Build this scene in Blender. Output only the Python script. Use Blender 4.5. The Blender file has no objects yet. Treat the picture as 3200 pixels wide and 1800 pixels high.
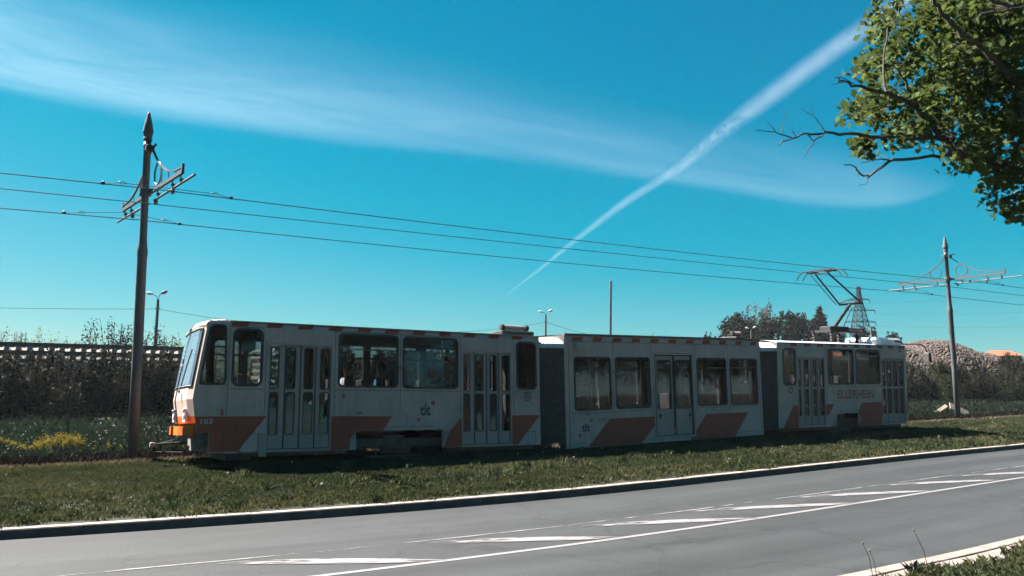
import bpy, bmesh, math, random
import numpy as np
from mathutils import Matrix, Vector
random.seed(7); RNG = np.random.default_rng(11)
SCN = bpy.context.scene
COL = SCN.collection
R = math.radians

# ------------------------------------------------------------ camera, sky, sun, exposure
cam_d = bpy.data.cameras.new('camera'); cam = bpy.data.objects.new('camera', cam_d); COL.objects.link(cam)
cam.location = (0, 0, 1.70); cam.rotation_euler = (math.pi/2 + 0.119, 0, 0)
cam_d.sensor_width = 36.0; cam_d.lens = 2500.0/3200.0*36.0
cam_d.clip_start = 0.1; cam_d.clip_end = 90000
SCN.camera = cam
SUN_EL = R(46)
SUN_DIR = Vector((-0.900*math.cos(SUN_EL), 0.436*math.cos(SUN_EL), math.sin(SUN_EL))).normalized()
SUN_ROT = math.atan2(-0.900, 0.436)
W = bpy.data.worlds.new('World'); SCN.world = W; W.use_nodes = True
nt = W.node_tree; nt.nodes.clear()
out = nt.nodes.new('ShaderNodeOutputWorld'); bg = nt.nodes.new('ShaderNodeBackground')
sky = nt.nodes.new('ShaderNodeTexSky'); sky.sky_type = 'NISHITA'; sky.sun_disc = False
sky.sun_elevation = SUN_EL; sky.sun_rotation = SUN_ROT
sky.air_density = 1.0; sky.dust_density = 0.4; sky.ozone_density = 1.5
sep = nt.nodes.new('ShaderNodeSeparateColor'); com = nt.nodes.new('ShaderNodeCombineColor')
nt.links.new(sky.outputs[0], sep.inputs[0])
# per channel grade of the physical sky towards the teal of the photograph; it stays neutral where the sky is bright
for i, (g, p) in ((1, (0.415, 0.81)), (2, (0.68, 0.605))):
    m1 = nt.nodes.new('ShaderNodeMath'); m1.operation = 'POWER'; m1.inputs[1].default_value = p
    m2 = nt.nodes.new('ShaderNodeMath'); m2.operation = 'MULTIPLY'; m2.inputs[1].default_value = g
    nt.links.new(sep.outputs[i], m1.inputs[0]); nt.links.new(m1.outputs[0], m2.inputs[0]); nt.links.new(m2.outputs[0], com.inputs[i])
mr_ = nt.nodes.new('ShaderNodeMath'); mr_.operation = 'DIVIDE'; mr_.inputs[1].default_value = 24.0
cr_ = nt.nodes.new('ShaderNodeValToRGB'); m3 = nt.nodes.new('ShaderNodeMath'); m3.operation = 'MULTIPLY'; m3.inputs[1].default_value = 5.9
stops = ((0.0,0.0),(1.7,0.006),(2.9,0.02),(3.6,0.16),(4.3,0.42),(5.2,0.70),(7.0,1.3),(11.0,3.2),(24.0,7.0))
el = cr_.color_ramp.elements
while len(el) < len(stops): el.new(0.5)
for e, (x_, v_) in zip(el, stops): e.position = x_/24.0; e.color = (v_/8.0,)*3+(1,)
nt.links.new(sep.outputs[0], mr_.inputs[0]); nt.links.new(mr_.outputs[0], cr_.inputs[0]); nt.links.new(cr_.outputs[0], m3.inputs[0]); nt.links.new(m3.outputs[0], com.inputs[0])
nt.links.new(com.outputs[0], bg.inputs[0]); bg.inputs[1].default_value = 0.05
nt.links.new(bg.outputs[0], out.inputs[0])
sun_d = bpy.data.lights.new('sun', 'SUN'); sun_d.energy = 5.0; sun_d.angle = R(0.53); sun_d.color = (1.0, 0.93, 0.88)
sun = bpy.data.objects.new('sun', sun_d); COL.objects.link(sun); sun.rotation_euler = (-SUN_DIR).to_track_quat('-Z', 'Y').to_euler()
vs = SCN.view_settings; vs.view_transform = 'Standard'; vs.look = 'None'; vs.gamma = 1.0; vs.use_curve_mapping = False
vs.exposure = 2.65
SCN.cycles.use_denoising = True
SCN.cycles.max_bounces = 8; SCN.cycles.transparent_max_bounces = 24; SCN.cycles.caustics_reflective = False; SCN.cycles.caustics_refractive = False

# ------------------------------------------------------------ measured constants (world metres)
SECS = [[[-6.225,15.79735,0.03131],[0.8619,0.50688,-0.01384],[-0.50695,0.8608,-0.04492],[-0.01086,0.04573,0.99889]],[[1.36108,20.35009,-0.07654],[0.82443,0.56584,0.01208],[-0.56578,0.82452,-0.00837],[-0.0147,7e-05,0.99989]],[[8.32698,25.0501,0.02878],[0.89407,0.44793,0.00145],[-0.44785,0.89383,0.02239],[0.00874,-0.02066,0.99975]]]
BR = [[[[7.22,11.0,4.66],[6.81,10.86,4.73],[6.27,10.72,4.78],[5.96,10.58,4.91],[5.67,10.44,5.12],[5.43,10.3,5.31],[5.13,10.16,5.41],[4.85,10.02,5.45],[4.49,9.88,5.47],[4.23,9.74,5.5],[4.02,9.6,5.49]],0.062,0.008],[[[5.84,10.6,5.04],[5.23,10.43,4.97],[4.75,10.26,4.95],[4.31,10.09,4.93],[4.01,9.91,4.89],[3.71,9.74,4.81],[3.43,9.57,4.7],[3.22,9.4,4.56]],0.03,0.006],[[[3.41,9.5,4.68],[3.2,9.4,4.72],[2.92,9.3,4.72]],0.008,0.004],[[[3.2,9.4,4.72],[3.09,9.4,4.87]],0.006,0.003],[[[3.31,9.5,4.74],[3.32,9.55,4.87],[3.44,9.6,5.06]],0.007,0.003],[[[3.92,9.7,4.82],[3.8,9.75,5.05],[3.66,9.8,5.15]],0.008,0.003],[[[3.79,9.8,5.09],[3.8,9.8,5.26]],0.005,0.003],[[[3.92,9.8,4.82],[3.77,9.7,4.71],[3.61,9.6,4.48]],0.011,0.005],[[[3.65,9.6,4.77],[3.76,9.7,4.71]],0.008,0.006],[[[3.52,9.6,4.73],[3.47,9.6,4.8],[3.46,9.6,4.89]],0.006,0.003],[[[6.14,10.8,4.85],[5.76,10.69,4.79],[5.17,10.57,4.7],[4.96,10.46,4.58],[4.71,10.34,4.41],[4.54,10.23,4.43],[4.45,10.11,4.49],[4.25,10.0,4.49]],0.026,0.006],[[[5.04,10.3,4.63],[4.89,10.27,4.64],[4.75,10.23,4.62],[4.56,10.2,4.56]],0.012,0.004],[[[4.6,10.1,4.35],[4.56,10.05,4.25],[4.43,10.0,4.22]],0.006,0.003],[[[4.79,10.1,4.48],[4.68,10.1,4.42],[4.63,10.1,4.37]],0.008,0.004],[[[5.73,10.6,4.78],[5.74,10.6,4.87],[5.66,10.6,4.99]],0.008,0.003],[[[5.74,10.6,4.85],[5.56,10.6,4.9],[5.43,10.6,4.97]],0.006,0.003],[[[5.48,10.4,5.34],[5.31,10.33,5.64],[5.16,10.27,5.87],[5.03,10.2,5.98]],0.024,0.006],[[[4.8,9.9,5.42],[4.84,10.0,5.8],[4.97,10.1,6.37],[5.18,10.2,6.67]],0.016,0.005],[[[5.37,10.3,5.37],[4.81,10.15,5.32],[4.37,10.0,5.16]],0.012,0.004],[[[4.21,9.7,5.48],[3.95,9.6,5.39]],0.006,0.003],[[[4.36,9.7,5.42],[4.14,9.65,5.51],[4.03,9.6,5.49]],0.006,0.003],[[[5.04,9.2,6.44],[5.21,9.37,6.4],[5.38,9.54,6.33],[5.73,9.71,6.09],[6.0,9.89,6.07],[6.3,10.06,5.92],[6.64,10.23,5.77],[7.03,10.4,5.41]],0.02,0.042],[[[5.85,9.4,6.54],[6.2,9.77,6.57],[6.73,10.13,6.64],[7.4,10.5,6.48]],0.02,0.03],[[[5.85,9.5,6.27],[6.26,9.65,6.4],[6.6,9.8,6.52]],0.014,0.012],[[[6.93,10.6,4.3],[6.71,10.47,4.2],[6.36,10.33,4.05],[6.11,10.2,4.11]],0.02,0.005]]
CL = [[8.19,12.55,6.12],[6.55,12.11,6.27],[8.35,12.53,6.67],[7.69,11.7,7.05],[6.79,11.45,7.1],[6.79,12.5,6.15],[5.9,11.5,6.79],[7.09,12.44,7.03],[6.48,11.89,6.99],[7.02,11.36,6.85],[5.59,10.81,6.67],[6.59,12.5,6.15],[7.11,11.01,5.98],[7.04,11.2,7.08],[6.8,10.84,4.16],[6.65,11.46,6.73],[5.68,11.07,5.64],[6.3,10.82,7.05],[6.48,11.84,7.36],[6.32,11.67,5.85],[6.82,10.52,5.15],[5.03,11.04,4.96],[5.17,10.97,6.35],[7.22,11.75,4.71],[6.26,12.25,5.86],[6.67,11.75,5.79],[6.78,12.36,7.61],[6.12,12.07,5.49],[5.85,12.21,5.91],[8.05,12.22,5.27],[7.44,12.1,6.46],[5.9,11.4,6.54],[6.88,10.49,4.91],[6.95,11.86,7.73],[8.3,12.45,6.17],[6.36,10.58,4.66],[7.17,12.36,7.04],[7.57,11.84,5.77],[7.52,12.2,5.25],[7.35,12.49,5.23],[5.08,10.62,5.58],[7.11,11.39,6.49],[7.65,12.34,6.59],[6.92,11.52,6.48],[6.99,10.88,4.15],[5.75,11.74,6.79],[5.47,10.67,7.07],[6.85,10.88,6.7],[7.87,11.78,6.2],[7.3,11.18,7.32],[6.44,10.53,7.11],[5.84,12.07,6.62],[7.57,11.99,4.28],[7.79,12.23,5.79],[7.41,12.23,5.6],[6.18,10.42,6.23],[6.29,12.38,7.3],[7.89,12.29,4.97],[7.83,11.91,6.16],[6.93,10.47,6.28],[6.99,12.57,7.34],[5.64,10.47,5.63],[7.86,11.89,7.81],[5.61,12.26,6.03],[5.88,11.98,5.6],[6.7,12.0,6.63],[5.56,12.11,6.65],[6.56,11.86,7.45],[8.12,12.41,7.4],[6.16,10.68,6.31],[6.09,11.46,6.02],[6.06,10.87,6.99],[4.8,10.5,4.89],[6.69,11.46,6.01],[7.26,11.9,6.64],[7.48,11.68,5.0],[6.95,12.46,5.86],[5.93,11.76,6.85],[5.73,11.74,7.73],[5.24,11.68,5.85],[6.35,11.49,7.39],[6.8,10.46,6.21],[7.6,12.12,5.09],[5.87,11.99,5.66],[6.59,11.17,7.36],[6.66,10.44,3.99],[6.75,11.8,7.02],[7.49,11.19,6.94],[6.81,10.78,7.09],[7.59,12.52,5.66],[6.05,12.41,7.05],[5.78,12.43,6.85],[5.88,10.84,7.13],[6.54,12.13,6.98],[5.85,11.63,6.69],[8.06,12.36,7.68],[6.66,10.31,5.82],[5.31,11.14,6.78],[7.01,11.85,5.59],[5.58,10.55,5.46],[8.21,12.18,7.31],[6.6,11.52,4.9],[5.87,10.48,5.95],[7.41,11.36,6.22],[5.92,12.5,6.87],[6.88,12.16,7.19],[5.47,10.55,6.08],[5.09,11.21,5.63],[5.68,10.32,6.85],[6.69,11.26,7.17],[7.4,11.2,7.14],[6.71,12.04,7.57],[6.93,10.81,4.58],[7.37,11.17,5.06],[4.65,10.48,5.33],[5.44,12.02,5.41],[7.02,12.22,6.24],[7.71,12.0,7.73],[6.97,11.29,5.34],[7.7,12.37,7.96],[6.53,11.83,5.59],[5.06,10.33,6.47],[6.68,11.22,6.38],[6.96,11.2,5.76],[6.52,10.55,6.21],[8.14,12.1,7.07],[4.72,10.58,4.94],[4.99,11.09,5.59],[7.21,10.95,4.7],[7.03,10.66,5.04],[7.76,11.62,7.54],[7.05,11.08,7.14],[5.52,11.69,6.01],[6.3,11.13,5.02],[6.39,11.09,7.27],[6.76,10.63,5.32],[5.87,11.88,5.41],[6.39,10.59,6.81],[6.99,11.47,7.3],[7.26,12.07,5.27],[6.78,11.84,5.85],[4.78,10.64,4.93],[5.68,10.56,5.58],[6.75,11.4,6.15],[7.42,11.13,6.62],[5.19,11.09,6.02],[5.27,11.13,5.47],[7.81,11.95,6.11],[6.61,11.57,6.55],[7.38,12.36,6.23],[7.83,12.25,7.53],[6.37,10.63,6.54],[5.92,11.45,5.63],[6.05,10.46,5.63],[6.81,10.38,5.16],[7.31,11.13,5.62],[5.66,11.73,7.41],[4.95,10.61,5.3],[7.91,12.51,7.18],[6.3,12.36,5.74],[5.51,12.32,6.07],[5.79,11.67,7.21],[7.05,11.45,4.38],[5.4,11.22,7.43],[6.37,10.8,4.89],[7.77,11.8,4.84],[6.67,12.58,6.52],[5.61,12.17,5.97],[7.09,12.12,6.36],[5.56,11.5,5.68],[5.78,12.3,7.26],[7.42,12.34,6.07],[6.61,11.04,4.8],[8.0,12.25,6.71],[5.86,12.58,6.98],[7.95,11.99,7.55],[6.43,10.94,5.52],[7.54,11.86,6.39],[6.38,12.56,6.34],[7.1,12.16,6.58],[5.7,11.09,6.21],[6.4,12.34,7.47],[6.89,10.49,5.22],[6.18,11.13,6.69],[6.19,11.51,7.38],[5.87,10.56,6.22],[7.14,12.57,5.48],[6.27,10.78,6.51],[7.23,11.38,7.42],[7.33,11.93,5.7],[6.83,10.92,4.68],[5.58,11.91,6.59],[5.92,10.83,5.92],[7.0,11.27,6.35],[7.0,12.38,7.3],[6.08,10.32,6.47],[5.0,10.58,5.88],[7.5,12.22,7.78],[6.38,11.48,5.56],[7.09,10.99,6.96],[5.31,11.31,5.97],[8.11,12.47,5.48],[7.69,12.05,7.26],[6.68,11.59,7.13],[7.46,12.35,7.46],[5.5,11.68,7.2],[7.5,12.22,6.35],[6.79,10.57,4.47],[7.13,11.62,7.68],[5.56,11.2,5.77],[6.3,10.7,4.89],[6.9,11.65,7.34],[7.72,12.16,6.57],[5.84,11.31,5.84],[6.94,10.71,6.33],[7.43,11.76,5.56],[6.43,12.24,5.75],[5.22,10.95,5.68],[6.28,11.09,6.2],[5.98,11.7,6.43],[4.68,10.33,5.89],[6.15,11.65,7.17],[7.58,12.54,7.23],[7.53,11.83,7.32],[6.85,10.58,7.14],[6.08,10.58,6.81],[6.13,12.45,6.35],[6.18,11.23,6.17],[7.02,11.7,5.23],[6.08,10.6,5.47],[7.11,12.06,7.47],[6.8,11.92,6.39],[7.7,11.58,5.6],[6.2,10.85,7.19],[6.82,10.92,6.9],[6.53,12.11,7.39],[8.02,12.12,6.01],[6.32,11.83,5.61],[5.84,10.9,5.98],[7.53,11.85,7.05],[7.29,11.41,6.89],[5.7,10.56,5.08],[6.65,12.14,6.04],[5.57,10.65,5.14],[6.89,11.46,4.94],[8.02,12.44,5.33],[5.6,11.09,6.9],[6.17,10.43,6.78],[6.91,11.41,5.91],[5.46,11.11,5.43],[5.19,10.88,5.54],[6.51,12.07,6.05],[7.98,12.09,7.29],[6.47,10.48,6.46],[6.35,10.4,6.81],[7.28,11.42,6.58],[5.95,12.53,6.96],[5.88,10.99,5.56],[7.89,11.77,7.02],[7.13,10.9,5.41],[7.31,11.29,7.36],[5.21,10.81,5.74],[4.71,10.51,4.84],[5.41,11.88,5.89],[8.09,12.31,4.61],[5.57,10.96,6.38],[5.05,11.66,5.76],[6.57,10.72,5.28],[5.81,10.78,5.5],[6.94,11.04,6.71],[7.91,12.25,5.11],[5.66,11.49,6.01],[7.87,12.53,7.66],[6.05,12.39,7.56],[5.66,10.9,6.62],[5.41,10.38,5.48],[6.1,11.18,6.08],[5.54,11.53,6.37],[6.63,10.53,5.24],[7.86,11.82,6.84],[7.64,11.96,7.74],[7.21,12.56,7.36],[6.38,10.41,4.1],[7.7,12.08,4.83],[5.24,10.49,6.34],[6.48,10.55,4.38],[4.92,10.77,6.14],[7.04,11.22,6.93],[5.31,10.54,6.61],[6.75,10.83,6.0],[7.4,11.41,4.09],[7.79,12.21,6.33],[8.13,12.52,8.12],[6.83,10.78,4.09],[7.28,11.28,4.66],[7.46,11.29,6.1],[6.85,10.35,6.09],[6.2,10.8,7.19],[7.1,11.32,4.64],[5.06,10.37,5.0],[7.25,12.31,5.92],[6.45,11.24,7.33],[6.33,10.48,5.67],[5.99,10.53,5.82],[6.81,11.51,7.43],[7.25,12.59,5.48],[5.49,10.33,6.19],[5.81,10.08,6.05],[7.13,12.67,7.22],[6.48,10.43,5.73],[8.42,12.8,8.07],[6.66,10.1,6.49],[6.92,11.45,5.81],[6.37,10.17,4.93],[7.92,12.83,7.75],[7.14,11.14,5.71],[7.57,11.94,7.66],[6.19,10.91,6.32],[7.28,11.94,7.48],[6.87,12.38,6.21],[7.91,12.16,7.36],[6.34,10.4,6.82],[6.67,11.63,6.25],[6.9,12.15,5.37],[7.54,11.47,5.82],[7.05,11.48,7.27],[7.7,11.73,6.9],[7.37,11.79,5.69],[6.57,11.1,4.99],[6.57,12.48,5.71],[7.67,12.46,7.33],[6.94,12.67,6.47],[7.02,10.76,6.78],[6.98,12.92,7.15],[5.96,11.19,6.44],[7.11,11.92,6.89],[6.19,11.38,5.53],[6.85,11.1,5.45],[6.94,11.84,6.26],[7.72,12.36,7.29],[7.7,11.94,6.47],[6.89,12.91,6.76],[6.44,10.08,6.12],[7.24,12.47,5.37],[7.18,10.7,6.91],[7.43,11.39,4.96],[6.67,12.65,6.4],[5.76,10.03,4.66],[8.17,12.7,7.84],[5.97,10.1,5.07],[7.14,11.34,7.11],[6.71,11.25,5.32],[5.45,10.09,5.27],[6.22,11.46,6.14],[6.69,12.31,7.6],[7.82,12.55,6.98],[6.46,10.6,6.14],[7.6,12.7,7.47],[6.88,12.15,7.09],[6.68,10.93,6.26],[6.79,10.26,5.71],[5.42,10.02,5.45],[7.86,12.27,6.78],[6.57,10.18,5.42],[7.0,12.3,6.7],[6.03,10.6,6.58],[7.63,12.85,5.95],[7.73,12.81,5.74],[6.98,11.52,5.08],[6.3,10.47,5.71],[5.42,10.1,5.14],[6.6,11.14,4.82],[6.95,11.02,6.25],[6.57,10.61,5.11],[6.31,10.06,6.03],[6.64,11.29,5.61],[6.55,11.1,5.65],[6.65,10.04,5.09],[6.66,10.22,5.72],[7.13,11.28,6.31],[6.9,11.54,6.96],[8.18,12.63,6.09],[8.15,12.55,5.41],[6.84,11.07,5.92],[8.18,12.65,7.81],[7.07,11.99,5.64],[7.81,11.89,6.42],[8.33,12.6,6.38],[6.82,12.68,7.74],[6.67,11.32,6.11],[7.35,12.91,6.8],[7.84,11.63,7.19],[6.52,10.76,6.74],[7.09,12.37,7.42],[8.4,12.95,6.32],[7.96,11.87,7.03],[7.64,12.87,6.5],[6.59,10.12,6.04],[7.4,11.88,6.59],[6.24,10.53,6.63],[6.19,10.97,5.26],[8.44,12.71,5.83],[6.01,10.11,5.69],[6.26,10.28,4.8],[7.41,12.44,5.61],[6.78,10.77,6.13],[6.85,12.02,7.43],[7.21,10.89,7.12],[7.31,11.94,6.29],[7.64,11.52,6.93],[6.51,10.89,7.12],[7.31,11.34,6.05],[6.06,10.28,5.07],[7.56,12.38,7.71],[6.53,11.11,6.62],[6.83,10.84,4.75],[6.54,11.93,7.19],[6.56,10.13,5.12],[7.8,11.83,5.51],[6.73,10.88,6.27],[7.96,12.53,7.57],[7.21,11.99,6.01],[7.69,11.57,7.46],[7.05,12.91,7.82],[6.74,12.56,7.74],[7.98,12.83,7.87],[6.1,10.24,4.61],[6.56,10.43,6.67],[6.21,11.0,6.37],[5.97,10.48,6.48],[6.62,10.3,7.02],[5.47,11.11,6.47],[7.2,11.96,9.35],[5.96,10.2,8.31],[6.83,11.4,5.63],[12.33,13.55,8.95],[7.88,13.14,8.49],[9.97,13.62,6.82],[9.13,13.75,4.84],[9.33,13.69,7.93],[8.41,10.05,7.71],[6.21,10.2,6.62],[9.98,12.45,4.49],[6.4,10.31,7.8],[8.71,12.6,9.98],[8.07,10.27,4.24],[6.1,11.86,7.98],[9.28,12.25,6.92],[8.8,12.47,4.36],[10.11,12.52,8.72],[8.68,14.45,10.5],[11.7,12.9,8.56],[9.37,11.23,8.02],[10.71,12.4,7.3],[10.3,12.73,6.97],[11.64,13.62,7.64],[6.23,12.86,6.77],[7.4,12.13,7.24],[9.75,13.87,6.22],[11.14,13.17,5.35],[5.64,10.14,5.87],[8.81,12.61,6.83],[7.93,12.42,7.86],[9.18,13.6,8.01],[8.65,10.86,7.21],[9.46,12.48,5.37],[10.34,12.55,6.08],[7.68,12.94,7.35],[9.01,10.32,5.99],[7.7,12.96,5.7],[8.3,14.03,7.09],[6.96,12.06,5.2],[9.25,14.4,8.71],[6.55,10.4,7.54],[9.1,11.42,5.17],[9.98,13.76,6.8],[5.79,12.43,8.94],[7.61,10.53,7.15],[13.01,14.31,9.41],[10.08,11.31,5.22],[7.75,12.97,9.51],[10.02,12.65,6.08],[7.27,11.06,6.06],[9.77,13.45,9.46],[8.1,13.04,5.28],[9.63,12.1,4.48],[6.94,12.61,9.52],[11.98,14.33,7.69],[5.78,12.95,6.42],[8.28,11.64,5.79],[9.32,14.31,5.04],[5.54,11.99,8.19],[7.9,12.66,10.01],[11.26,13.29,8.27],[9.43,13.04,7.58],[7.7,13.37,8.46],[8.44,12.64,8.34],[5.76,11.74,8.19],[11.77,13.23,5.84],[11.94,14.28,7.37],[7.09,14.45,9.1],[6.71,12.52,9.88],[5.89,10.43,8.13],[8.49,14.31,8.93],[6.31,10.18,7.77],[9.54,11.03,8.0],[8.36,12.77,8.9],[7.84,11.1,5.6],[8.53,12.1,5.0],[7.89,11.22,6.16],[11.78,13.85,6.03],[10.28,11.15,7.38],[7.24,11.85,8.6],[6.88,10.35,5.22],[10.19,12.39,7.76],[8.9,10.85,5.96],[7.67,10.36,7.44],[11.21,12.49,7.69],[6.91,11.49,5.95],[11.87,14.01,9.44],[6.53,10.6,8.0],[9.93,13.54,7.16],[8.75,13.32,8.93],[9.77,11.07,7.43],[5.74,11.32,5.32],[7.49,10.42,6.37],[7.39,11.74,7.38],[10.5,14.17,4.93],[11.01,12.51,5.46],[6.91,12.82,9.07],[9.87,10.95,6.48],[6.71,11.01,8.31],[8.74,10.7,8.31],[9.54,12.85,9.46],[8.56,11.25,6.72],[6.67,10.03,7.0],[11.13,14.22,5.68],[6.47,13.66,6.89],[7.54,13.45,8.91],[6.2,12.5,8.89],[7.54,10.83,5.37],[7.98,11.93,5.76],[7.88,13.64,7.25],[8.36,12.73,6.14],[10.35,12.06,5.41],[11.05,12.8,6.79],[6.62,11.74,5.35],[10.38,14.38,4.63],[6.5,13.15,8.14],[7.16,10.73,5.45],[7.35,10.81,3.92],[7.56,12.11,4.79],[6.75,13.7,9.03],[7.26,10.95,6.87],[6.19,13.3,10.06],[9.01,14.47,10.32],[7.11,11.97,8.61],[6.46,13.2,9.57],[10.09,14.28,10.13],[8.95,13.12,7.33],[8.22,11.16,5.17],[8.73,11.51,7.42],[9.07,10.36,8.28],[11.12,13.74,10.45],[9.4,11.57,8.23],[8.48,11.64,5.45],[8.64,10.5,4.79],[9.97,12.81,4.66],[9.14,10.69,4.87],[9.78,10.98,8.39],[7.26,11.98,5.18],[6.7,11.68,7.38],[11.42,13.22,6.47],[12.91,13.9,9.19],[6.35,12.42,6.89],[6.87,12.99,8.96],[7.9,11.31,7.61],[9.36,12.62,5.62],[10.12,12.46,8.29],[6.0,10.24,7.89],[8.28,11.41,5.12],[6.58,12.98,7.01],[10.41,12.04,5.01],[6.49,10.8,6.41],[6.0,10.46,8.37],[10.26,14.34,10.69],[9.21,13.8,8.27],[6.87,10.34,6.67],[11.55,14.1,8.21],[9.81,14.3,7.52],[10.62,13.45,9.65],[6.74,12.66,8.8],[8.93,11.9,3.98],[9.6,13.82,8.67],[7.98,10.45,7.01],[11.86,13.95,9.91],[7.85,10.48,4.57],[9.16,12.63,7.33],[6.48,10.6,7.16],[8.08,10.24,8.09]]
CT = [[[-321.3,23431.5,2500.0],[-293.2,23826.0,2500.0]],[[113.2,20207.9,2500.0],[174.3,20809.0,2500.0]],[[505.6,17444.2,2500.0],[601.3,18120.7,2500.0]],[[1002.3,13712.6,2500.0],[1154.7,14426.9,2500.0]],[[1395.3,10931.5,2500.0],[1606.3,11667.5,2500.0]],[[1658.6,9564.0,2500.0],[1890.5,10255.1,2500.0]],[[1812.8,8730.3,2500.0],[2092.3,9406.5,2500.0]],[[1948.4,7288.1,2500.0],[2293.3,7952.1,2500.0]],[[2090.6,6344.3,2500.0],[2456.9,6959.9,2500.0]],[[2234.5,5601.0,2500.0],[2580.5,6109.1,2500.0]],[[2345.3,5123.1,2500.0],[2682.3,5565.3,2500.0]],[[2400.2,4794.3,2500.0],[2732.1,5191.1,2500.0]],[[2493.5,4277.1,2500.0],[2816.4,4624.9,2500.0]],[[2658.2,3598.5,2500.0],[2968.6,3875.6,2500.0]]]
CI = [[[-3473.6,3638.9,2500.0],[-5200.1,5596.0,2500.0]],[[-3132.7,3968.4,2500.0],[-4768.6,6196.7,2500.0]],[[-2855.0,4194.0,2500.0],[-4469.2,6734.1,2500.0]],[[-2378.6,4580.8,2500.0],[-3737.5,7368.5,2500.0]],[[-1793.7,4985.3,2500.0],[-2769.2,7859.1,2500.0]],[[-1078.6,5335.5,2500.0],[-1662.8,8387.0,2500.0]],[[-265.2,5807.8,2500.0],[-395.4,8805.7,2500.0]],[[710.9,6499.7,2500.0],[1031.3,9562.7,2500.0]],[[1880.1,7144.7,2500.0],[2711.0,10434.4,2500.0]],[[2994.9,7667.9,2500.0],[4405.7,11421.0,2500.0]],[[4136.3,8416.7,2500.0],[5562.2,11421.0,2500.0]],[[5528.7,9601.0,2500.0],[5752.0,10000.9,2500.0]]]

# ------------------------------------------------------------ helpers
class MB:
    def __init__(s): s.v = []; s.f = []; s.m = []
    def add(s, vs_, fs, mi=0):
        b = len(s.v); s.v += [tuple(map(float, p)) for p in vs_]
        for f in fs: s.f.append(tuple(b+i for i in f)); s.m.append(mi)
    def poly(s, pts, mi=0): s.add(pts, [range(len(pts))], mi)
    def box(s, x0, x1, y0, y1, z0, z1, mi=0):
        s.add([(x0,y0,z0),(x1,y0,z0),(x1,y1,z0),(x0,y1,z0),(x0,y0,z1),(x1,y0,z1),(x1,y1,z1),(x0,y1,z1)],
              [(0,3,2,1),(4,5,6,7),(0,1,5,4),(1,2,6,5),(2,3,7,6),(3,0,4,7)], mi)
    def bevbox(s, x0, x1, y0, y1, z0, z1, b, mi=0):       # box with its upper and side edges chamfered
        p = [(x0+b,y0),(x1-b,y0),(x1,y0+b),(x1,y1-b),(x1-b,y1),(x0+b,y1),(x0,y1-b),(x0,y0+b)]
        q = [(x0+2*b,y0+b),(x1-2*b,y0+b),(x1-b,y0+2*b),(x1-b,y1-2*b),(x1-2*b,y1-b),(x0+2*b,y1-b),(x0+b,y1-2*b),(x0+b,y0+2*b)]
        vs_ = [(x,y,z0) for x,y in p]+[(x,y,z1-b) for x,y in p]+[(x,y,z1) for x,y in q]
        fs = [tuple(range(7,-1,-1)), tuple(range(16,24))]
        for k in range(2):
            for i in range(8): j=(i+1)%8; fs.append((8*k+i,8*k+j,8*k+8+j,8*k+8+i))
        s.add(vs_, fs, mi)
    def tube(s, path, r, n=8, mi=0, cap=True):
        P = [Vector(p) for p in path]; m = len(P)
        rs = r if isinstance(r, (list, tuple)) else [r]*m
        T = [(P[min(i+1,m-1)]-P[max(i-1,0)]).normalized() for i in range(m)]
        u = T[0].orthogonal().normalized(); vs_ = []; fs = []
        for i in range(m):
            u = (u - T[i]*u.dot(T[i]))
            u = u.normalized() if u.length > 1e-6 else T[i].orthogonal().normalized()
            w = T[i].cross(u)
            for k in range(n):
                a = 2*math.pi*k/n; vs_.append(P[i] + (u*math.cos(a)+w*math.sin(a))*rs[i])
        for i in range(m-1):
            for k in range(n):
                k2=(k+1)%n; fs.append((i*n+k,i*n+k2,(i+1)*n+k2,(i+1)*n+k))
        if cap: fs += [tuple(range(n-1,-1,-1)), tuple(range((m-1)*n, m*n))]
        s.add(vs_, fs, mi)
    def bar(s, a, b, w, h, mi=0):                          # square bar between two points
        a=Vector(a); b=Vector(b); d=(b-a).normalized(); side=d.cross(Vector((0,0,1)))
        side = side.normalized() if side.length>1e-4 else Vector((1,0,0)); up=side.cross(d)
        vs_=[p+side*i*w/2+up*j*h/2 for p in (a,b) for i,j in ((-1,-1),(1,-1),(1,1),(-1,1))]
        s.add(vs_, [(3,2,1,0),(4,5,6,7),(0,1,5,4),(1,2,6,5),(2,3,7,6),(3,0,4,7)], mi)
    def lathe(s, prof, c=(0,0,0), n=16, mi=0, axis='z'):
        vs_=[]; fs=[]
        for r_,h in prof:
            for k in range(n):
                a=2*math.pi*k/n; x,y,z=r_*math.cos(a),r_*math.sin(a),h
                if axis=='y': x,y,z=x,h,y
                if axis=='x': x,y,z=h,x,y
                vs_.append((c[0]+x,c[1]+y,c[2]+z))
        m=len(prof)
        for i in range(m-1):
            for k in range(n):
                k2=(k+1)%n; fs.append((i*n+k,i*n+k2,(i+1)*n+k2,(i+1)*n+k))
        fs += [tuple(range(n-1,-1,-1)), tuple(range((m-1)*n,m*n))]
        s.add(vs_, fs, mi)
    def mesh(s, name, mats, smooth=False):
        me = bpy.data.meshes.new(name); me.from_pydata(s.v, [], s.f)
        for m in (mats if isinstance(mats, (list,tuple)) else [mats]): me.materials.append(m)
        me.polygons.foreach_set('material_index', s.m)
        if smooth: me.polygons.foreach_set('use_smooth', [True]*len(s.f))
        me.update(); return me
    def build(s, name, mats, parent=None, M=None, smooth=False):
        return link(name, s.mesh(name, mats, smooth), parent, M)
WM = {}
def link(name, data, parent=None, M=None):
    o = bpy.data.objects.new(name, data); COL.objects.link(o)
    M = M.copy() if M is not None else Matrix.Identity(4)
    if parent is not None:
        o.parent = parent; o.matrix_basis = WM[parent.name].inverted() @ M
    else: o.matrix_basis = M
    WM[o.name] = M; return o
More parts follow.
